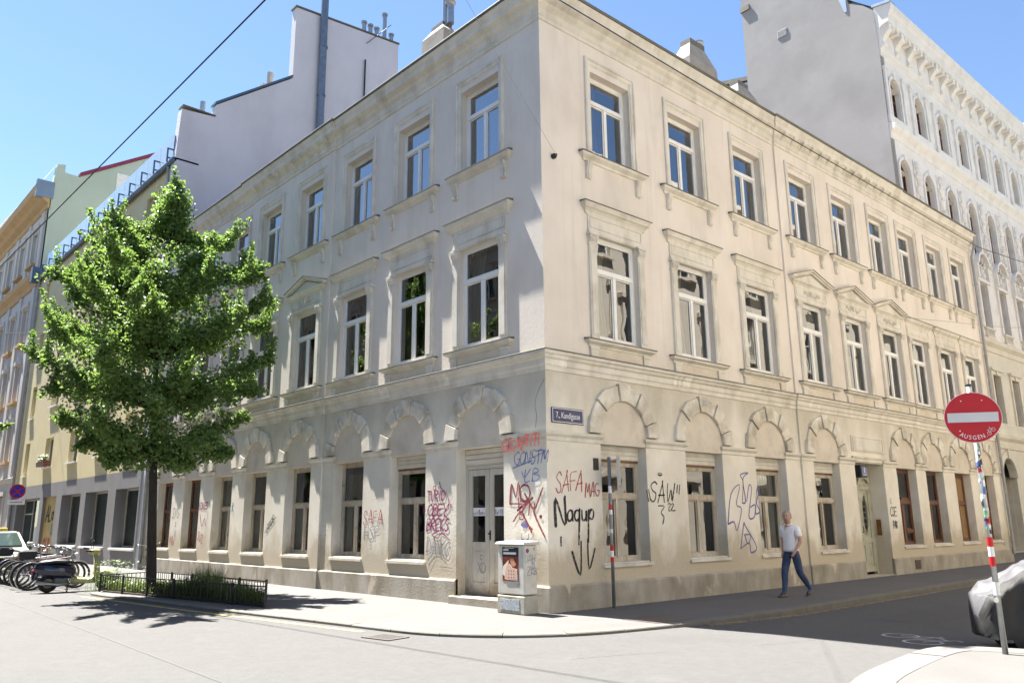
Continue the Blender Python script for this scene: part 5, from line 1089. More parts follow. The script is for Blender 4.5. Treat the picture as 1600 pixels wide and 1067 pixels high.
for nm_, pts in (('windscreen', [(1.22, -.64, 1.0), (1.22, .64, 1.0), (.43, .56, 1.46), (.43, -.56, 1.46)]), ('rear_window', [(-1.9, .6, 1.02), (-1.9, -.6, 1.02), (-1.4, -.55, 1.42), (-1.4, .55, 1.42)])):
    n_ = (Vector(pts[1])-Vector(pts[0])).cross(Vector(pts[2])-Vector(pts[0])).normalized()*.012; n_ = n_ if n_.z > 0 else -n_
    MB().add([Vector(p)+n_ for p in pts], [(0, 1, 2, 3)]).build(nm_, flat('car_glass_dark', (.04, .06, .05), .05), car)
for s in (-1, 1):
    MB().add([(-1.6, s*.785, 1.02), (.95, s*.785, 1.02), (.35, s*.70, 1.42), (-1.25, s*.70, 1.40)], [(0, 1, 2, 3)]).build('side_window', MATS['car_glass_dark'], car)
    MB().bbox(.75, .95, s*.95-.1, s*.95+.1, .98, 1.12, .03).build('mirror', M_SILV, car); MB().ellipsoid((2.05, s*.6, .66), (.16, .16, .09), 10, 6).build('headlight', M_SWHITE, car)
    for x in (-1.35, 1.4):
        wl = MB().torus((x, s*.82, .31), (0, 1, 0), .235, .085, 24, 8).build('wheel', M_RUBBER, car, smooth=True); MB().disc((x, s*.86, .31), (0, 1, 0), .2, .08, 18).build('rim', M_CHROME, wl)
MB().bbox(2.2, 2.27, -.5, .5, .36, .56, .02).build('grille', M_DARK, car); MB().bbox(-.2, .1, -.3, .3, 1.53, 1.66, .03).build('roof_sign', flat('taxi_yellow', (.5, .38, .05), .4), car)

# ------------------------------------------------------------------ covered cargo bike at the right edge
cv = thing('covered_bike', 'cargo bicycle under a grey and black tarpaulin at the right edge', 'bicycle', mat=T((6.74, 1.55, -.10)) @ Matrix.Rotation(R(38), 4, 'Z') @ Matrix.Diagonal((1.12, 1.12, 1.42, 1)))
M_TARP = pmat('black_tarpaulin', (.012, .012, .013), (.02, .02, .021), .7, 4, 4, .25, 9); M_TARPG = pmat('grey_tarpaulin', (.085, .085, .095), (.06, .06, .068), .6, 2, 4, .2, 12)
rs = []; rr = random.Random(3); NI, NJ = 64, 25
for i in range(NI+1):
    t = i/NI; x = t*2.5; top = .50+.42*min(1, t/.42)**.9+.28*max(0, min(1, (t-.3)/.4))-.25*max(0, (t-.8)/.2)**2; w_ = .30+.12*math.sin(pi*min(1, t*1.3)); edge = min(1, (i/2)**.6+.35, ((NI-i)/2)**.6+.35)
    r_ = []
    for j in range(NJ):
        a = -1+2*j/(NJ-1); s_ = abs(a); yy = math.copysign(min(1, s_*2.2)**.9, a); h = 1-max(0, (s_-.40)/.60)**1.0
        tri = lambda q: 2*abs((q % 1)*2-1)-1
        fold = .55*tri(i*.085+j*.11+.3*math.sin(j*.5))+.5*tri(i*.045-j*.17)+.3*tri(i*.16+.5*math.sin(j*.7))
        lo = .06 if i > 6 else .12
        r_.append((x+.02*fold, w_*1.08*edge*yy*(1+.13*fold*(s_ > .3)), lo+(top-lo)*h*(.3+.7*edge)-.035*fold*(s_ < .6)-.05*(s_ < .35)*(.5+.5*math.sin(i*.31))))
    rs.append(r_)
b = MB(); m = len(rs[0]); b.add([p for r_ in rs for p in r_], [])
for i in range(len(rs)-1):
    for j in range(m-1): b.f.append([i*m+j, i*m+j+1, (i+1)*m+j+1, (i+1)*m+j]); b.m.append(1 if 8+round(.9*math.sin(i*.22)+min(4, i*.22)) <= j <= 18 else 0)
for e, q in ((0, 1), (len(rs)-1, -1)): b.f.append([e*m+j for j in range(m)]); b.m.append(0)
o = b.build('tarpaulin', [M_TARP, M_TARPG], cv, smooth=True)
for x in (.34, 2.1):
    wl = MB().torus((x, 0, .22), (0, 1, 0), .20, .022, 28, 7).build('wheel', M_RUBBER, cv, smooth=True); MB().torus((x, 0, .22), (0, 1, 0), .175, .012, 28, 5).build('rim', M_CHROME, wl); q = MB()
    for k in range(20): a = 2*pi*k/20; q.tube([(x, .02*(-1)**k, .22), (x+.17*math.cos(a), 0, .22+.17*math.sin(a))], .0018, 3, caps=False)
    q.build('spokes', M_CHROME, wl)
MB().tube([(.34, 0, .27), (1.2, 0, .34), (2.1, 0, .27)], .03, 8).build('frame', flat('orange_red', (.4, .06, .02), .4), cv); MB().bbox(.85, 1.15, -.1, .1, .06, .17, .03).build('kick_stand', M_DARK, cv)
# ------------------------------------------------------------------ fenced planting bed
fn = thing('planter_fence', 'low black iron fence round the tree bed', 'fence')
FL, FR, BR, BL = Vector((-11.9, -4.32)), Vector((-4.95, -3.2)), Vector((-6.35, -2.5)), Vector((-12.3, -2.9)); FH = .42
barm = MB().box(-.006, .006, -.006, .006, .06, FH-.015).mesh('bar', M_DARK); postm = MB().box(-.02, .02, -.02, .02, -.02, FH+.03).mesh('post', M_DARK)
for a, b_ in ((FL, FR), (FR, BR), (BR, BL), (BL, FL)):
    L_ = (b_-a).length; d = (b_-a)/L_; ang = math.atan2(d.y, d.x); n = max(1, round(L_/.128))
    for z in (.075, FH-.01): MB().box(0, L_, -.009, .009, z-.012, z+.012).build('rail', M_DARK, fn, T((*a, 0)) @ Matrix.Rotation(ang, 4, 'Z'))
    npst = max(1, round(L_/1.25))
    for i in range(npst): obj('post', postm, fn, T((*(a+d*(L_*i/npst)), 0)) @ Matrix.Rotation(ang, 4, 'Z'))
    for i in range(1, n): obj('bar', barm, fn, T((*(a+d*(L_*i/n)), 0)) @ Matrix.Rotation(ang, 4, 'Z'))
so_ = MB(); so_.add([(*p, z) for z in (.03, -.02) for p in (FL+Vector((.06, .06)), FR+Vector((-.1, .05)), BR+Vector((0, -.05)), BL+Vector((.06, -.05)))], [(0, 1, 2, 3), (0, 4, 5, 1), (1, 5, 6, 2), (2, 6, 7, 3), (3, 7, 4, 0)])
o = so_.build('tree_bed', pmat('dark_soil', (.05, .04, .025), (.035, .027, .018), .95, 6, 4, .6, 40)); tag(o, 'dark soil of the fenced tree bed', None, None, 'structure')
def leafmat(name, c, tr, rough=.5):
    m = bpy.data.materials.new(name); m.use_nodes = True; n = m.node_tree.nodes; l = m.node_tree.links; p = n['Principled BSDF']
    geo = n.new('ShaderNodeNewGeometry'); rp_ = n.new('ShaderNodeValToRGB'); rp_.color_ramp.elements[0].color = (*[x*.62 for x in c], 1); rp_.color_ramp.elements[1].color = (*[x*1.25 for x in c], 1)
    l.new(geo.outputs['Random Per Island'], rp_.inputs[0]); l.new(rp_.outputs[0], p.inputs['Base Color']); p.inputs['Roughness'].default_value = rough; p.inputs['Specular IOR Level'].default_value = .5
    t = n.new('ShaderNodeBsdfTranslucent'); t.inputs[0].default_value = (*tr, 1); mx = n.new('ShaderNodeMixShader'); mx.inputs[0].default_value = .38
    l.new(p.outputs[0], mx.inputs[1]); l.new(t.outputs[0], mx.inputs[2]); l.new(mx.outputs[0], n['Material Output'].inputs[0]); MATS[name] = m; return m
M_LEAF = leafmat('linden_leaf', (.135, .22, .062), (.26, .40, .085), .36); M_GRASS = leafmat('grass_blade', (.085, .13, .03), (.16, .22, .04)); M_HERB = leafmat('pale_herb', (.20, .27, .13), (.2, .28, .1)); M_STRAW = leafmat('straw', (.34, .30, .16), (.3, .26, .12))
def inside(rr):
    u, v = rr.random(), rr.random(); a = FL.lerp(FR, u); b_ = BL.lerp(BR, u); p = a.lerp(b_, .08+.84*v); return p, u
rr = random.Random(21); gb = MB()
def blade(mb, p, h, w_, bend, mi):
    a = rr.uniform(0, 2*pi); d = Vector((math.cos(a), math.sin(a), 0)); s = Vector((-d.y, d.x, 0))*w_; p = Vector(p)
    q = p+Vector((0, 0, h*.55))+d*bend*.25; t = p+Vector((0, 0, h))+d*bend
    mb.add([p-s, p+s, q+s*.7, q-s*.7, t], [(0, 1, 2, 3), (3, 2, 4)], mi)
for k in range(5200):
    p, u = inside(rr); clump = math.exp(-((u-.62)/.13)**2)+.35*math.exp(-((u-.86)/.08)**2)
    h = rr.uniform(.12, .3)+clump*rr.uniform(.15, .62); blade(gb, (p.x, p.y, .02), h, rr.uniform(.004, .009), h*rr.uniform(.1, .5), 0 if rr.random() < .93 else 2)
for k in range(3600):
    p, u = inside(rr)
    if u > .55 and rr.random() < .6: continue
    c = Vector((p.x, p.y, rr.uniform(.05, .3))); a = rr.uniform(0, 6.28); s = rr.uniform(.02, .045)
    d1 = Vector((math.cos(a), math.sin(a), rr.uniform(-.4, .6)))*s; d2 = Vector((-math.sin(a), math.cos(a), rr.uniform(-.4, .6)))*s*.7; gb.add([c-d1, c+d2, c+d1, c-d2], [(0, 1, 2, 3)], 0)
o = gb.build('bed_grass', [M_GRASS, M_HERB, M_STRAW]); tag(o, 'long grass and herbs growing in the fenced tree bed', 'grass', None, 'stuff')
hb = MB()
for k in range(420):
    a = rr.uniform(0, 2*pi); r_ = abs(rr.gauss(0, .28)); blade(hb, (-12.55+r_*math.cos(a), -3.75+1.3*r_*math.sin(a), -.04), rr.uniform(.2, .6), rr.uniform(.003, .007), rr.uniform(.05, .3), 0)
    c = Vector((-12.55+r_*math.cos(a), -3.75+1.3*r_*math.sin(a), rr.uniform(.1, .75))); s = .035; a = rr.uniform(0, 6); d1 = Vector((math.cos(a), math.sin(a), .3))*s; d2 = Vector((-math.sin(a), math.cos(a), .2))*s*.6; hb.add([c-d1, c+d2, c+d1, c-d2], [(0, 1, 2, 3)], 0)
o = hb.build('weed_clump', [M_HERB]); tag(o, 'pale green weeds growing between the scooter and the fence', 'weeds', None, 'stuff')

# ------------------------------------------------------------------ street trees
M_BARK = pmat('bark', (.055, .042, .034), (.03, .024, .02), .95, 9, 5, .9, 30, stretch=(1, 1, .25))
def tree(label, base, spine, tips, core, nleaf, seed, r0=.14, leaf=.07):
    rr = random.Random(seed); B = Vector(base); t = thing('street_tree', label, 'tree', base)
    sp_ = [Vector(p)-B for p in spine]
    tr = MB(); pts = [Vector((0, 0, -.05)), Vector((0, 0, .25))]+sp_; n = len(pts)
    tr.tube(pts, [r0*1.35, r0*1.05]+[r0*(1-.8*(i+1)/len(sp_)) for i in range(len(sp_))], 10)
    clusters = []
    for tip in tips:
        tip = Vector(tip)-B; cand = [s for s in sp_[1:] if s.z < tip.z+.3] or [sp_[1]]
        j = max(cand, key=lambda s: s.z-.6*(Vector((s.x, s.y, 0))-Vector((tip.x, tip.y, 0))).length*0-abs(tip.z-1.6-s.z))
        mid = j.lerp(tip, .5)+Vector((0, 0, .12))+Vector((rr.uniform(-.15, .15), rr.uniform(-.15, .15), 0))
        path = [j, j.lerp(mid, .5)+Vector((0, 0, .05)), mid, mid.lerp(tip, .55), tip]
        tr.tube(path, [.055, .042, .03, .018, .006], 6)
        L_ = (tip-j).length
        for k in range(17):
            f = rr.random()**.8; f = .18+.82*f; seg = f*4; i = min(3, int(seg)); p = path[i].lerp(path[i+1], seg-i); rad = (.40*(1-f)**.6+.13)*rr.uniform(.6, 1.25)
            clusters.append((p, rad, 1.0))
            if k % 6 == 0:
                d = Vector((rr.uniform(-1, 1), rr.uniform(-1, 1), rr.uniform(-.4, .7))).normalized()*rr.uniform(.3, .75)*(1.2-f); tr.tube([p, p+d*.5, p+d], [.012, .008, .003], 4); clusters.append((p+d, .25, .8))
        if tip.z > 3.4:
            for q_ in range(3):
                o_ = path[3].lerp(tip, rr.random()); out = Vector((tip.x-j.x, tip.y-j.y, 0)); out = out.normalized()*rr.uniform(0, .35) if out.length > .1 else out
                e_ = o_+out+Vector((rr.uniform(-.25, .25), rr.uniform(-.25, .25), rr.uniform(.3, .85) if tip.z > 5 else rr.uniform(-.15, .3)))
                tr.tube([o_, o_.lerp(e_, .5)+Vector((0, 0, .04)), e_], [.008, .006, .003], 4)
                for k in range(7): clusters.append((o_.lerp(e_, k/6), .17-.014*k, 1.3))
    for c, r_, w_ in core: clusters += [(Vector(c)-B+Vector([max(-1.6, min(1.6, rr.gauss(0, 1)))*q_ for q_ in r_]), rr.uniform(.22, .42), 1.0) for _ in range(w_)]
    tr.build('trunk', M_BARK, t, smooth=True)
    lf = MB(); wts = [r_**1.6*w_ for p, r_, w_ in clusters]
    import itertools
    pick = rr.choices(clusters, wts, k=nleaf)
    for p, r_, w_ in pick:
        v = Vector((rr.gauss(0, 1), rr.gauss(0, 1), rr.gauss(0, .8))); v = v.normalized()*r_*rr.random()**.5
        c = p+v; nrm = (Vector((rr.uniform(-1, 1), rr.uniform(-1, 1), rr.uniform(.0, 1.3)))+v*.6).normalized(); a = nrm.orthogonal().normalized(); a = Quaternion(nrm, rr.uniform(0, 6.28)) @ a; b_ = nrm.cross(a); s = leaf*rr.uniform(.6, 1.25)
        fold = nrm*s*.22
        lf.add([c-a*s, c-a*s*.35+b_*s*.62+fold, c+a*s*.45+b_*s*.5+fold, c+a*s*1.1-fold*.6, c+a*s*.45-b_*s*.5+fold, c-a*s*.35-b_*s*.62+fold], [(0, 3, 2, 1), (0, 5, 4, 3)])
    o = bpy.data.meshes.new('crown'); o.from_pydata(lf.v, [], lf.f); o.materials.append(M_LEAF); o.update()
    cr = obj('crown', o, t); cr['kind'] = 'stuff'
    return t
TB = (-10.0, -3.72, .0)
tips = [(-10.17, -3.93, 10.70), (-10.76, -4.13, 10.08), (-10.90, -5.15, 9.44), (-11.52, -4.50, 8.89), (-11.39, -5.83, 8.20), (-12.47, -6.40, 8.17), (-12.51, -6.45, 6.02), (-12.72, -5.49, 6.77), (-10.76, -5.88, 5.06), (-12.15, -5.76, 4.42), (-11.92, -4.93, 3.79), (-10.55, -4.93, 3.2), (-12.00, -3.69, 3.70), (-9.74, -3.03, 3.15), (-7.86, -3.21, 3.58), (-8.76, -2.13, 4.34), (-9.36, -1.74, 5.33), (-7.87, -1.90, 5.78), (-8.44, -1.78, 7.46), (-8.45, -2.09, 8.11), (-9.56, -2.55, 9.11), (-8.38, -3.48, 7.80), (-11.32, -2.82, 7.88), (-8.49, -4.77, 6.91), (-12.77, -3.94, 6.28), (-7.66, -4.17, 5.14), (-10.85, -2.17, 6.58), (-9.88, -5.53, 7.07), (-8.24, -4.65, 4.56), (-12.79, -5.27, 7.92), (-7.58, -2.91, 6.57), (-8.85, -6.4, 7.3), (-8.2, -6.1, 8.0), (-7.6, -5.5, 6.8), (-9.4, -6.6, 6.0), (-8.3, -5.9, 5.4), (-9.2, -5.6, 4.1), (-11.9, -2.3, 5.4), (-12.6, -2.9, 7.2), (-10.0, -5.0, 8.9), (-11.78, -5.34, 9.04), (-9.13, -3.23, 8.65), (-9.11, -2.03, 8.5), (-11.30, -6.00, 7.46), (-12.96, -6.01, 7.09), (-11.94, -6.10, 5.03), (-8.86, -1.62, 6.86), (-7.90, -2.06, 4.94), (-11.49, -5.32, 3.7), (-9.06, -2.42, 3.4)]
tree('young green linden tree in the fenced bed', TB, [(-10.04, -3.8, 1.6), (-10.12, -3.88, 3.23), (-10.20, -3.97, 4.53), (-10.23, -4.00, 5.87), (-10.21, -3.98, 7.43), (-10.16, -3.92, 9.04)], tips,
     [((-10.2, -4.0, 6.3), (1.1, 1.1, .95), 95), ((-10.1, -4.0, 4.7), (1.0, 1.0, .4), 34), ((-10.2, -4.0, 8.0), (.75, .75, .6), 34), ((-10.15, -3.95, 9.6), (.18, .18, .5), 22), ((-10.9, -4.9, 8.6), (.3, .3, .5), 22)], 84000, 5, r0=.125, leaf=.052)
TB2 = (-21.6, -6.2, -.05)
D2 = Vector((-.95, -1.25, 0))
tree('linden tree cut off by the left picture edge', TB2, [tuple(Vector(p)+D2) for p in ((-20.7, -5.0, 2.5), (-20.8, -5.2, 3.9), (-20.9, -5.3, 6.0))],
     [tuple(Vector(p)+D2*.9) for p in ((-20.46, -5.49, 5.9), (-19.8, -4.75, 5.5), (-19.5, -4.4, 4.9), (-19.75, -4.6, 4.3), (-20.13, -5.05, 3.5), (-20.34, -5.37, 3.9), (-21.48, -6.58, 6.4), (-21.8, -5.9, 7.2), (-22.4, -4.6, 5.5), (-21.2, -5.6, 4.4))], [(tuple(Vector((-21.2, -5.6, 5.2))+D2), (.6, .6, .7), 40)], 8000, 8, .1)

# ------------------------------------------------------------------ cables
def cable(label, pts, r_, sag=0.0):
    P = []
    for a, b_ in zip(pts[:-1], pts[1:]):
        a, b_ = Vector(a), Vector(b_)
        for i in range(12): f = i/12; P.append(a.lerp(b_, f)+Vector((0, 0, -sag*4*f*(1-f))))
    P.append(Vector(pts[-1])); o = MB().tube(P, r_, 6).build('cable', M_DARK if r_ > .01 else M_PIPE); tag(o, label, 'cable'); return o
d = Vector((-22.2, -5.8, 11.0))-Vector((-2.8, -4.97, 12.0))
cable('thick black cable strung above the street in front of the sky', [Vector((-2.8, -4.97, 12))-d*.65, Vector((-2.8, -4.97, 12)), Vector((-22.2, -5.8, 11)), Vector((-2.8, -4.97, 12))+d*2.3], .017)
def rv(v, dd, z): p = dR*v+Vector((math.sin(A), -math.cos(A)))*dd; return (p.x, p.y, z)
cable('black cable running under the right cornice', [rv(-.6, .40, 12.80), rv(8.4, .40, 12.62), rv(24.3, .42, 12.52), rv(34, 0.5, 13.4), rv(46, -2.5, 15)], .014)
cable('thin span wire from the hook at the house corner', [rv(.34, .1, 9.24), (2.6, -4.2, 9.4), (9.0, -15.9, 9.75)], .0035)
cable('thin wire between the far house fronts', [(-40.8, 0.0, 12.8), Vector((10.78, -10.94, 1.65))+Vector((-13.83, 2.257, 2.848))*2.2, Vector((10.78, -10.94, 1.65))+Vector((-13.83, 2.257, 2.848))*2.2+Vector((-2, -8, -1))], .012)
cable('thin wire from the right house front above the pediments', [rv(16.6, .15, 8.34), rv(24.0, 1.2, 8.9), rv(32, 3, 10)], .008)
# ------------------------------------------------------------------ the walking man
def skin_mesh(name, joints, edges, root, sub=2):
    me = bpy.data.meshes.new(name); names = list(joints); ix = {k: i for i, k in enumerate(names)}
    me.from_pydata([joints[k][0] for k in names], [(ix[a], ix[b_]) for a, b_ in edges], [])
    o = bpy.data.objects.new(name, me); COL.objects.link(o); m = o.modifiers.new('s', 'SKIN'); m.use_smooth_shade = True; m.branch_smoothing = .4
    if not me.skin_vertices: bpy.context.view_layer.objects.active = o; 
    L_ = me.skin_vertices[0].data
    for k in names:
        r_ = joints[k][1]; L_[ix[k]].radius = r_ if isinstance(r_, tuple) else (r_, r_); L_[ix[k]].use_root = (k == root)
    o.modifiers.new('u', 'SUBSURF').levels = sub
    dg = bpy.context.evaluated_depsgraph_get(); out = bpy.data.meshes.new_from_object(o.evaluated_get(dg)); bpy.data.objects.remove(o); out.name = name; return out
man = thing('person', 'man in white polo shirt and blue jeans walking on the shaded pavement', 'person', mat=T((1.72, 5.92, .0)) @ Matrix.Rotation(math.atan2(-.99, -.12)-pi/2, 4, 'Z'))
M_SKIN = pmat('skin', (.50, .29, .20), (.44, .25, .17), .55, 8, 2); M_JEAN = pmat('blue_denim', (.020, .036, .095), (.06, .09, .17), .85, 7, 5, .9, 14, stretch=(1, 1, .5)); M_POLO = pmat('white_polo', (.86, .85, .88), (.76, .75, .78), .85, 5, 3, .9, 11); M_SHOE = pmat('brown_leather', (.09, .035, .015), (.06, .022, .01), .45, 9, 3); M_HAIR = pmat('grey_hair', (.34, .33, .31), (.24, .23, .22), .8, 30, 3)
J = {'pel': ((0, 0, .97), (.15, .115)), 'wai': ((0, .01, 1.10), (.14, .11)), 'che': ((0, .02, 1.32), (.155, .12)), 'sho': ((0, .01, 1.47), (.11, .085)), 'nek': ((0, .035, 1.56), (.066, .066)), 'hd1': ((0, .055, 1.625), (.072, .08)), 'hd2': ((0, .06, 1.70), (.080, .098)), 'hd3': ((0, .045, 1.775), (.058, .074)),
     'rh': ((.10, 0, .92), (.108, .115)), 'rk': ((.10, .16, .51), (.076, .080)), 'rc': ((.10, .17, .34), (.070, .072)), 'ra': ((.10, .22, .10), (.045, .05)), 'rt': ((.10, .36, .045), (.035, .03)),
     'lh': ((-.10, 0, .92), (.108, .115)), 'lk': ((-.10, -.10, .51), (.076, .080)), 'lc': ((-.105, -.26, .34), (.070, .072)), 'la': ((-.11, -.42, .15), (.045, .05)), 'lt': ((-.115, -.29, .045), (.035, .03)),
     'rs': ((.19, .0, 1.455), (.062, .062)), 're': ((.245, -.09, 1.18), (.050, .050)), 'rw': ((.235, -.02, .945), (.03, .03)), 'rp': ((.232, .01, .87), (.036, .024)),
     'ls': ((-.19, .0, 1.455), (.062, .062)), 'le': ((-.25, .0, 1.17), (.050, .050)), 'lw': ((-.22, .15, .98), (.03, .03)), 'lp': ((-.205, .195, .92), (.036, .024))}
E_ = [('pel', 'wai'), ('wai', 'che'), ('che', 'sho'), ('sho', 'nek'), ('nek', 'hd1'), ('hd1', 'hd2'), ('hd2', 'hd3')]
for s in 'rl': E_ += [('pel', s+'h'), (s+'h', s+'k'), (s+'k', s+'c'), (s+'c', s+'a'), (s+'a', s+'t'), ('sho', s+'s'), (s+'s', s+'e'), (s+'e', s+'w'), (s+'w', s+'p')]
for s, sg in (('r', 1), ('l', -1)):
    P = Vector(J[s+'p'][0]); W = Vector(J[s+'w'][0]); d = (P-W).normalized(); side = d.cross(Vector((sg, 0, 0))).normalized(); inn = Vector((-sg, .2, 0))
    for i in range(4):
        o0 = P+side*(.024-.016*i)+d*.02; l1, l2 = (.036, .03) if i in (1, 2) else (.031, .025)
        k1, k2 = o0+d*l1+inn*.006, o0+d*(l1+l2*.7)+inn*(.028)
        J[f'{s}f{i}a'] = (tuple(o0+d*.004), .0105); J[f'{s}f{i}b'] = (tuple(k1), .009); J[f'{s}f{i}c'] = (tuple(k2), .0075); E_ += [(s+'p', f'{s}f{i}a'), (f'{s}f{i}a', f'{s}f{i}b'), (f'{s}f{i}b', f'{s}f{i}c')]
    a = W.lerp(P, .45)+side*.028; b_ = a+side*.022+d*.03+inn*.008; c = b_+d*.03+inn*.01
    J[s+'t1'] = (tuple(a), .012); J[s+'t2'] = (tuple(b_), .010); J[s+'t3'] = (tuple(c), .008); E_ += [(s+'w', s+'t1'), (s+'t1', s+'t2'), (s+'t2', s+'t3')]
body = skin_mesh('body', J, E_, 'pel')
for m in (M_SKIN, M_JEAN, M_HAIR): body.materials.append(m)
LEG = [Vector(J[a][0]).lerp(Vector(J[b_][0]), t/6) for a, b_ in (('rh', 'rk'), ('rk', 'ra'), ('lh', 'lk'), ('lk', 'la'), ('rh', 'lh'), ('pel', 'wai')) for t in range(7)]+[Vector(J[k][0]) for k in ('rt', 'lt')]
for p in body.polygons:
    c = p.center; da = min((c-Vector(J[k][0])).length for k in J if k[1] in 'ewpft' and k not in ('rt', 'lt')); dl = min((c-q).length for q in LEG)
    p.material_index = 1 if (c.z < 1.03 and dl < da+.03) else 0
obj('body', body, man)
# polo shirt: torso shell with short sleeves, collar
TJ = {k: (J[k][0], tuple(x+.036 for x in J[k][1])) for k in ('wai', 'che', 'sho')}
TJ['hem'] = ((0, .0, .93), (.195, .16)); TJ['mid'] = ((0, .0, 1.02), (.19, .155)); TJ['nk'] = ((0, .025, 1.525), (.075, .075))
for s, sg in (('r', 1), ('l', -1)):
    S_, E2 = Vector(J[s+'s'][0]), Vector(J[s+'e'][0]); TJ[s+'s'] = (tuple(S_), (.092, .092)); TJ[s+'m'] = (tuple(S_.lerp(E2, .45)), (.084, .084)); TJ[s+'e'] = (tuple(S_.lerp(E2, .72)), (.082, .082))
TE = [('hem', 'mid'), ('mid', 'wai'), ('wai', 'che'), ('che', 'sho'), ('sho', 'nk'), ('sho', 'rs'), ('rs', 'rm'), ('rm', 're'), ('sho', 'ls'), ('ls', 'lm'), ('lm', 'le')]
sh = skin_mesh('polo_shirt', TJ, TE, 'hem'); sh.materials.append(M_POLO); shirt = obj('polo_shirt', sh, man)
b = MB(); b.torus((0, .034, 1.545), (0, .35, 1), .074, .017, 20, 6, a0=0, a1=2*pi); b.build('collar', M_POLO, shirt, smooth=True)
MB().add([(-.035, .118, 1.535), (.035, .118, 1.535), (0, .180, 1.40)], [(0, 1, 2)]).build('open_neck', M_SKIN, shirt)
# head details, turned to the viewer
HT = T((0, .058, 1.70)) @ Matrix.Rotation(R(20), 4, 'Z') @ Matrix.Scale(1.1, 4)
b = MB(); b.ellipsoid((0, .0, 0), (.079, .098, .118), 18, 12)
hd = b.mesh('face', [M_SKIN], smooth=True)
for v in hd.vertices:
    x, y, z = v.co
    if z < -.03: v.co.x *= 1-.9*(-.03-z)*2.2; 
    if y > .05 and z < -.06: v.co.y += .012
    if y > .07 and -.005 < z < .03: v.co.y -= .006
fc = obj('face', hd, man, HT)
b = MB(); b.rings([[(-.008, .088, .015), (.008, .088, .015), (.0, .10, .017)], [(-.016, .086, -.03), (.016, .086, -.03), (0, .122, -.026)], [(-.012, .086, -.038), (.012, .086, -.038), (0, .104, -.038)]]); b.build('nose', M_SKIN, fc, smooth=True)
for s in (-1, 1):
    MB().ellipsoid((s*.080, -.008, -.005), (.012, .02, .032), 8, 6).build('ear', M_SKIN, fc, smooth=True); MB().ellipsoid((s*.031, .083, .014), (.013, .008, .007), 8, 5).build('eye', M_SWHITE, fc); MB().ellipsoid((s*.031, .0895, .014), (.006, .004, .006), 8, 5).build('pupil', M_DARK, fc)
    MB().tube([(s*.014, .096, .032), (s*.03, .094, .037), (s*.046, .082, .032)], .0045, 5).build('eyebrow', M_HAIR, fc)
MB().tube([(-.024, .089, -.060), (0, .098, -.058), (.024, .089, -.060)], [.003, .006, .003], 6).build('mouth', pmat('lips', (.36, .14, .11), (.3, .12, .1), .5), fc)
b = MB(); rs = []
for i in range(7):
    a = R(-8+i*16.3); z = math.sin(a); q = max(math.cos(a), .02); rs.append([(.091*q*math.cos(t), -.012+.112*q*math.sin(t)*(1 if math.sin(t) < 0 else .86-.22*(1-z)), .016+.121*z+(.045 if math.sin(t) > .3 and i < 3 else 0)*math.sin(t)) for t in [2*pi*k/20 for k in range(20)]])
b.rings(rs, caps=False).build('hair', M_HAIR, man, HT, smooth=True)
for s, (ax, ay, az), toe, pit in (('r', J['ra'][0], 1, 0), ('l', J['la'][0], 1, R(-38))):
    b = MB(); rs = []
    for y, w_, h in ((-.085, .022, .03), (-.07, .036, .07), (-.02, .04, .085), (.05, .042, .07), (.12, .047, .05), (.18, .042, .04), (.21, .02, .025)):
        rs.append([(-w_, y, 0), (w_, y, 0), (w_*1.02, y, .02), (w_*.75, y, h), (-w_*.75, y, h), (-w_*1.02, y, .02)])
    b.rings(rs); zz = .0 if s == 'r' else .055
    b.build('shoe', M_SHOE, man, T((ax, ay+(.01 if s == 'r' else .0), zz)) @ Matrix.Rotation(pit, 4, 'X'), smooth=True)
MB().torus((0, .0, 1.0), (0, 0, 1), .14, .018, 20, 5).build('belt', flat('dark_belt', (.03, .02, .015)), man, Matrix.Diagonal((1, .82, 1, 1)))
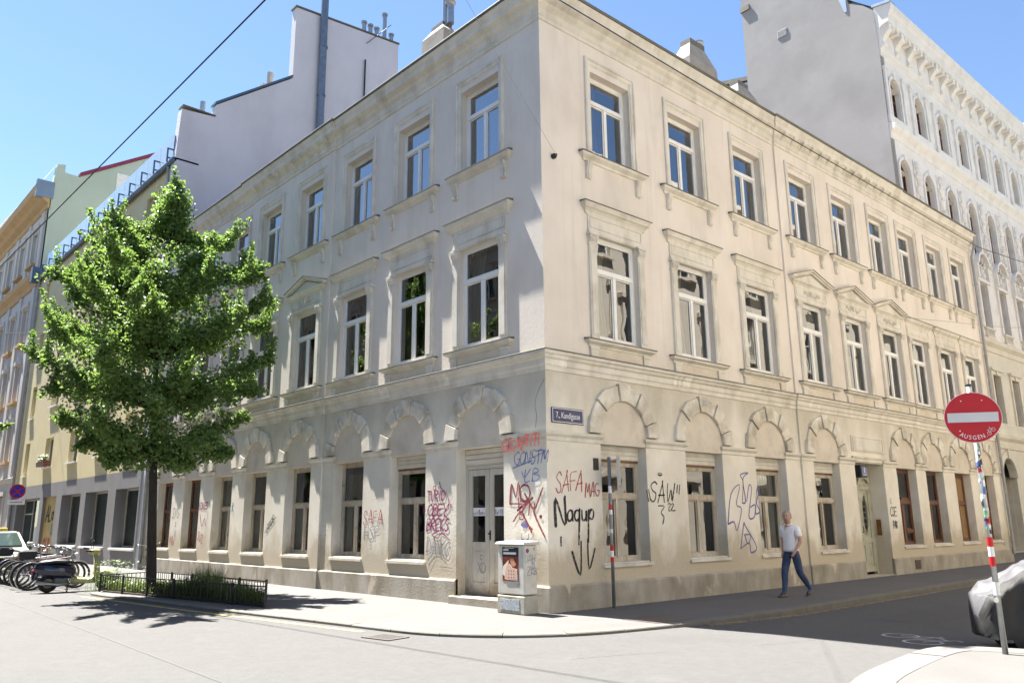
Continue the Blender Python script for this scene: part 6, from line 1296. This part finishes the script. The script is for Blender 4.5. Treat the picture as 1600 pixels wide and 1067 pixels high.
# ------------------------------------------------------------------ graffiti: strokes of paint on the plaster
def arc(cx, cy, rx, ry, a0, a1, n=8): return [(cx+rx*math.cos(R(a0+(a1-a0)*i/n)), cy+ry*math.sin(R(a0+(a1-a0)*i/n))) for i in range(n+1)]
GL = {'A': [[(0, 0), (.42, 1), (.5, 1), (.8, 0)], [(.1, .36), (.75, .4)]], 'B': [[(0, 0), (.05, 1), (.5, .95), (.6, .75), (.1, .55), (.65, .4), (.6, .08), (0, 0)]], 'C': [arc(.4, .5, .4, .5, 50, 310)], 'D': [[(0, 0), (.05, 1), (.5, .8), (.65, .45), (.45, .08), (0, 0)]],
      'E': [[(.6, 1), (0, .95), (.02, 0), (.62, .03)], [(.02, .5), (.5, .54)]], 'F': [[(.6, 1), (0, .92), (.03, 0)], [(.02, .5), (.5, .55)]], 'G': [arc(.4, .5, .4, .5, 55, 330)+[(.75, .45), (.45, .45)]], 'H': [[(0, 1), (.05, 0)], [(.6, 1), (.62, 0)], [(0, .5), (.65, .52)]],
      'I': [[(.1, 1), (.12, 0)]], 'K': [[(0, 1), (.05, 0)], [(.6, 1), (.05, .48), (.65, 0)]], 'L': [[(0, 1), (.03, 0), (.55, .04)]], 'M': [[(0, 0), (.08, 1), (.4, .3), (.75, 1), (.8, 0)]], 'N': [[(0, 0), (.05, 1), (.6, .02), (.65, 1)]], 'O': [arc(.4, .5, .38, .5, 90, 450)],
      'P': [[(0, 0), (.05, 1), (.5, .95), (.58, .7), (.4, .5), (.03, .48)]], 'Q': [arc(.4, .5, .38, .5, 90, 450), [(.45, .3), (.85, -.1)]], 'R': [[(0, 0), (.05, 1), (.5, .95), (.55, .7), (.05, .5), (.65, 0)]], 'S': [[(.65, .9), (.35, 1.02), (.05, .8), (.25, .55), (.55, .4), (.55, .12), (.25, -.02), (0, .15)]],
      'T': [[(-.05, .98), (.65, 1)], [(.3, 1), (.32, 0)]], 'U': [[(0, 1), (.05, .25), (.3, 0), (.55, .25), (.6, 1)]], 'W': [[(0, 1), (.2, 0), (.42, .65), (.62, 0), (.85, 1)]], 'X': [[(0, 1), (.65, 0)], [(.62, 1), (0, 0)]], 'Y': [[(0, 1), (.3, .5), (.62, 1)], [(.3, .5), (.25, -.1)]], 'Z': [[(0, 1), (.62, .97), (0, .03), (.65, 0)]],
      'a': [arc(.3, .3, .28, .3, 30, 390)+[(.58, .6), (.6, 0)]], 'u': [[(0, .6), (.05, .15), (.28, 0), (.5, .2), (.52, .6), (.56, 0)]], 'q': [arc(.28, .32, .27, .3, 30, 390)+[(.55, .6), (.55, -1.35)]], 'p': [[(0, .62), (.06, -1.25)], arc(.3, .35, .26, .28, 190, -140)],
      '2': [[(0, .8), (.3, 1), (.55, .75), (.05, .05), (.6, .03)]], '.': [[(.1, .0), (.14, .04), (.1, .08), (.06, .04), (.1, 0)]], '!': [[(.35, 1.1), (.0, -.1), (.1, .1)], [(.15, -.3), (.2, -.28)]], '?': [[(0, .9), (.35, .95), (.3, .6), (.1, .45), (.3, .3), (.2, 0)]], '"': [[(0, 1), (.05, .75)], [(.2, 1), (.25, .75)]], ' ': []}
def smooth(p, k=4):
    if len(p) < 3: return p
    out = []; P = [p[0]]+list(p)+[p[-1]]
    for i in range(1, len(P)-2):
        a, b_, c, d = (Vector(P[i-1]), Vector(P[i]), Vector(P[i+1]), Vector(P[i+2]))
        for j in range(k): t = j/k; out.append(tuple(.5*((2*b_)+(c-a)*t+(2*a-5*b_+4*c-d)*t*t+(3*b_-a-3*c+d)*t**3)))
    return out+[tuple(p[-1])]
class Tag:
    def __init__(s, y=-.0045): s.mb = MB(); s.y = y; s.i = 0
    def stroke(s, pts, w_, taper=True):
        P = [Vector(p) for p in smooth(pts)]; n = len(P)
        if n < 2: return s
        y = s.y-.0004*(s.i % 12); s.i += 1; vs = []; w_ *= 1.35; ph = s.i*1.7
        for i in range(n):
            t = (P[min(i+1, n-1)]-P[max(i-1, 0)]); t = t.normalized() if t.length > 1e-6 else Vector((1, 0)); q = Vector((-t.y, t.x))*w_/2*(.82+.28*math.sin(ph+i*.35)*math.sin(i*.13+s.i))
            vs += [P[i]+q, P[i]-q]
        s.mb.add([(v.x, y, v.y) for v in vs], [(2*i, 2*i+1, 2*i+3, 2*i+2) for i in range(n-1)])
        for e in (0, n-1):       # round ends
            s.mb.add([(P[e].x+w_*.42*math.cos(2*pi*k/8), y-.0001, P[e].y+w_*.42*math.sin(2*pi*k/8)) for k in range(8)], [tuple(range(8))])
        return s
    def text(s, t, x, z, h, w_, adv=.78, slant=.12, jit=.11, seed=1, rise=0.0):
        rr = random.Random(seed)
        for ch in t:
            for st in GL.get(ch, []): s.stroke([(x+(a+b_*slant)*h*adv+rr.uniform(-jit, jit)*h*.4, z+b_*h+rr.uniform(-jit, jit)*h*.4) for a, b_ in st], w_)
            x += h*adv*(.78 if ch not in 'MWAQ' else .95) if ch not in 'I. ' else h*adv*.4
            z += rise
        return s
    def done(s, mat, MM, y=0.0, label=None):
        me = bpy.data.meshes.new('graffiti'); me.from_pydata(s.mb.v, [], s.mb.f); me.materials.append(mat); me.update(); o = obj('graffiti', me, house, MM @ T((0, y, 0))); 
        if label: o['label'] = label
        return o
def paint(n_, c, worn=.25):
    m = pmat('spray_'+n_, c, tuple(x*(1-worn)+.5*worn for x in c), .8, 7, 4); n = m.node_tree.nodes; l = m.node_tree.links
    g_ = n.new('ShaderNodeNewGeometry'); t = n.new('ShaderNodeTexNoise'); t.inputs['Scale'].default_value = 16; t.inputs['Detail'].default_value = 6; l.new(g_.outputs['Position'], t.inputs['Vector'])
    r_ = n.new('ShaderNodeMapRange'); r_.inputs[1].default_value = .30; r_.inputs[2].default_value = .52; r_.inputs[3].default_value = .35; r_.inputs[4].default_value = 1.0; l.new(t.outputs[0], r_.inputs[0]); l.new(r_.outputs[0], n['Principled BSDF'].inputs['Alpha'])
    return m
P_RED = paint('red', (.42, .03, .02)); P_DRED = paint('dark_red', (.24, .008, .016), .12); P_BLUE = paint('blue', (.10, .14, .42)); P_BLK = paint('black', (.012, .012, .012), .05); P_MAG = paint('magenta', (.26, .008, .10), .1); P_GRY = paint('grey', (.22, .23, .26), .3); P_VIO = paint('violet', (.13, .11, .33), .12); P_TEAL = paint('teal', (.05, .24, .32), .2); P_FAINT = paint('faint', (.38, .36, .34), .4)
# left front (local x = -u)
Tag().text('GRAF', -1.20, 3.04, .24, .035, .95, seed=1).text('TITI', -.52, 3.10, .22, .03, .85, seed=2).done(P_RED, ML, -.08+.0, 'red GRAF TITI scrawl on the corner impost')
Tag().text('GONSTM', -.93, 2.76, .25, .018, .80, .25, seed=3).stroke([(-.95, 2.70), (-.4, 2.82)], .016).stroke([(-.45, 2.86), (-.02, 2.98), (-.3, 3.0)], .014).text('LB', -.62, 2.42, .24, .018, 1.1, seed=4).stroke([(-.7, 2.62), (-.62, 2.5), (-.45, 2.66)], .016).done(P_BLUE, ML, 0, 'blue outlined tag at the house corner')
Tag().stroke([(-1.05, 2.0), (-1.0, 2.38), (-.88, 2.12), (-.8, 2.42), (-.74, 2.05)], .04).stroke(arc(-.62, 2.2, .15, .16, 0, 360), .038).stroke([(-.62, 2.18), (-.4, 1.9), (-.35, 1.98)], .038).stroke([(-1.05, 2.0), (-.7, 1.98), (-.85, 1.86), (-.4, 2.1)], .035).stroke([(-.8, 2.1), (-.76, 1.82), (-.5, 2.04), (-.52, 1.78)], .034).stroke([(-.95, 1.66), (-.75, 1.84), (-.6, 1.68), (-.44, 1.45)], .03).stroke([(-.12, 2.28), (-.3, 1.95), (-.36, 1.8), (-.08, 1.36)], .032).stroke([(-.2, 1.73), (-.18, 1.74)], .06).stroke([(-.7, 1.85), (-.55, 1.6), (-.42, 1.5)], .03).stroke(arc(-.72, 1.74, .07, .05, 0, 360, 6), .02).done(P_DRED, ML, 0, 'dark red crossed tag with exclamation mark')
t = Tag()
for k in range(7): a = R(35+18*k); t.stroke([(-.63+.04*math.cos(a), 1.5+.06*math.sin(a)), (-.63+.12*math.cos(a), 1.5+.15*math.sin(a))], .03)
t.stroke([(-.7, 1.3), (-.63, 1.22), (-.56, 1.3)], .06).stroke([(-.66, 1.26), (-.6, 1.26)], .09).stroke([(-.72, 1.42), (-.73, 1.3)], .012).stroke([(-.53, 1.42), (-.53, 1.3)], .012).done(P_VIO, ML, 0, 'small violet face stencil above the cabinet')
Tag().text('TURIO', -3.80, 2.12, .21, .030, .86, seed=6).text('OBEY', -3.78, 1.80, .24, .033, 1.0, seed=7).text('BREKS', -3.80, 1.48, .24, .033, .86, seed=8).stroke([(-3.35, 2.52), (-3.3, 2.4), (-3.05, 2.2), (-3.02, 1.95), (-3.2, 1.85), (-3.0, 1.7)], .024).stroke(arc(-3.53, 2.40, .05, .045, 0, 360, 6), .02).stroke([(-3.38, 2.42), (-3.37, 2.35)], .02).text('"', -3.93, 1.7, .25, .02).text('"', -2.98, 1.78, .25, .02).stroke([(-3.45, 1.45), (-3.6, 1.38), (-3.4, 1.32), (-3.25, 1.42), (-2.98, 1.28)], .024).done(P_MAG, ML, 0, 'magenta scrawl in three lines beside the shop door')
Tag().text('DANKO', -3.80, 1.02, .30, .024, .66, .2, seed=9, rise=-.02).stroke([(-3.76, .84), (-3.45, 1.02), (-3.1, .86)], .022).stroke([(-3.7, .7), (-3.5, .95)], .02).done(P_GRY, ML, 0, 'grey tag under the magenta scrawl')
Tag().text('SAFA', -6.42, 1.62, .32, .022, .8, .04, seed=10).done(P_RED, ML, 0); Tag().text('HSF', -6.38, 1.28, .30, .02, 1.0, seed=11).text('2', -6.1, 1.12, .12, .016).done(P_GRY, ML, 0)
Tag().text('UGE', -8.5, 1.45, .28, .014, .7, seed=12, rise=-.12).text('SE', -8.42, 1.1, .25, .012, .9, seed=13).done(P_FAINT, ML, -.05)
Tag().text('EKOH', -11.5, 1.42, .22, .022, .6, .3, seed=14, rise=.09).stroke([(-11.6, 1.4), (-10.95, 1.85)], .02).done(P_BLK, ML, -.05)
Tag().text('RHOI', -14.1, 2.05, .26, .03, .7, seed=15, rise=-.13).stroke([(-13.7, 1.75), (-13.35, 1.45)], .03).done(P_TEAL, ML, 0); Tag().text('GSE', -13.75, 1.2, .2, .012, .8, seed=16, rise=-.05).done(P_FAINT, ML, 0)
Tag().text('EOSCES', -16.75, 2.16, .22, .026, .72, seed=17).stroke([(-16.6, 2.0), (-16.4, 1.6), (-16.2, 1.85), (-16.05, 1.6), (-15.95, 2.05)], .026).done(P_MAG, ML, 0)
Tag().text('SUZ', -16.7, 1.16, .26, .028, .8, seed=18, rise=-.06).done(P_RED, ML, 0); Tag().text('SYG', -19.15, 1.9, .34, .02, .8, seed=19).text('2', -18.8, 1.6, .15, .02).text('X', -18.8, 1.25, .2, .02).done(P_BLK, ML, 0); Tag().text('MW', -19.2, .95, .3, .024, .8, seed=20).done(P_RED, ML, 0)
Tag(-.0).text('XD', -2.38, .62, .2, .016, .85, seed=21).stroke(arc(-2.25, .93, .05, .05, 0, 300, 6), .014).done(P_GRY, ML, .279)
# right front (local x = v)
Tag().text('SAFA', .22, 2.20, .38, .022, .58, .18, .13, seed=31, rise=.01).text('MAG', 1.04, 2.12, .27, .022, .54, .1, .14, seed=32, rise=.01).done(P_RED, MR, 0, 'red SAFA MAG tag over the black one')
Tag().text('N', .20, 1.56, .52, .055, .78, -.05, .02, seed=33).stroke([(.48, 1.62), (.46, 2.12)], .05).text('aqup', .50, 1.66, .33, .040, .78, .1, .05, seed=34).stroke([(.62, 1.08), (.83, .64), (.875, 1.26)], .036).stroke([(1.06, 1.3), (1.08, .74), (1.26, 1.12)], .034).stroke([(.33, 1.36), (.325, 1.2)], .03).done(P_BLK, MR, 0, 'big black Naqup tag with down arrows')
Tag().text('SAW', 3.02, 2.05, .40, .03, .80, .2, .12, seed=35).text('22.', 3.62, 1.86, .16, .02, .9).stroke([(2.92, 2.28), (2.98, 2.05)], .022).stroke([(2.99, 2.3), (3.03, 2.12)], .022).stroke([(4.0, 2.42), (3.96, 2.25)], .022).stroke([(4.08, 2.42), (4.04, 2.22)], .022).stroke(arc(3.40, 2.64, .07, .025, 0, 360, 6), .022).stroke([(3.3, 1.96), (3.5, 1.95), (3.38, 1.82), (3.47, 1.72), (3.42, 1.58)], .026).done(P_BLK, MR, 0, 'black SAW 22 tag between the second and third windows')
Tag().stroke([(5.85, 1.55), (6.05, 2.25), (6.45, 2.48), (6.25, 2.02), (6.45, 1.9), (6.2, 1.4), (6.1, 1.6), (5.85, 1.55)], .03).stroke([(6.5, 2.05), (6.6, 2.55), (6.5, 2.72), (6.85, 2.78), (6.6, 2.62), (6.65, 2.1), (6.5, 2.05)], .03).stroke([(6.7, 2.1), (6.85, 2.48), (6.95, 2.4), (6.85, 2.08), (6.75, 1.7), (6.98, 1.72), (7.05, 2.0), (6.85, 1.95)], .03).stroke([(7.05, 1.78), (7.1, 2.1), (7.2, 2.42), (7.28, 2.35), (7.12, 2.05), (7.25, 1.85), (7.05, 1.78)], .03).stroke([(6.3, .98), (6.5, 1.55), (6.56, 1.5), (6.98, 1.0), (6.72, .88), (6.68, 1.1), (6.4, 1.02), (6.3, .98)], .03).stroke([(6.5, 1.3), (6.75, 1.28), (6.62, 1.08), (6.5, 1.3)], .026).done(P_VIO, MR, 0, 'violet outline piece beside the third window')
Tag().text('CSE', 14.32, 1.72, .26, .03, .7, .3, seed=36).text('PAX', 14.42, 1.36, .2, .028, .6, seed=37).text('IE', 14.38, 2.1, .14, .012, .8, seed=38).done(P_BLK, MR, -.05)
def on(parent, tagobj, MM): 
    me = bpy.data.meshes.new('scribble'); me.from_pydata(tagobj.mb.v, [], tagobj.mb.f); me.materials.append(P_GRY); me.update(); return obj('scribble', me, parent, MM)
on(cb, Tag(0).text('UAH', -.15, .92, .13, .012, .8, seed=40).text('ZK', -.1, .7, .14, .010, .9, seed=41).text('OBI', .02, .80, .11, .010, .7, seed=42, rise=-.1), T((.3675, 0, 0)) @ Matrix.Rotation(pi/2, 4, 'Z'))
on(cb, Tag(0).text('R', .19, .48, .08, .009, 1, seed=43).text('I', -.3, .40, .05, .008), T((0, -.177, 0)))
# boarded door of the yellow house
def on2(tagobj, m): me = bpy.data.meshes.new('graffiti'); me.from_pydata(tagobj.mb.v, [], tagobj.mb.f); me.materials.append(m); me.update(); obj('graffiti', me, BD, T((0, .115, 0)))
on2(Tag().text('AL', -.95, 1.9, .75, .11, .9, seed=50).text('as', .2, 2.0, .6, .09, .8), P_BLK); on2(Tag().text('1L', .1, 1.3, .45, .06, .8, seed=51).text('LI', .3, 1.25, .45, .06, .8), P_TEAL); on2(Tag().text('QUI', -1.0, .25, .75, .12, .85, seed=52), P_RED)
# cracks in the stucco at the corner
t = Tag(); t.stroke([(-.02, 4.4), (-.22, 4.15), (-.3, 3.9), (-.26, 3.7), (-.3, 3.45)], .008).stroke([(-3.3, .72), (-2.9, .70)], .01); t.done(flat('crack', (.12, .10, .08), .9), ML, 0)
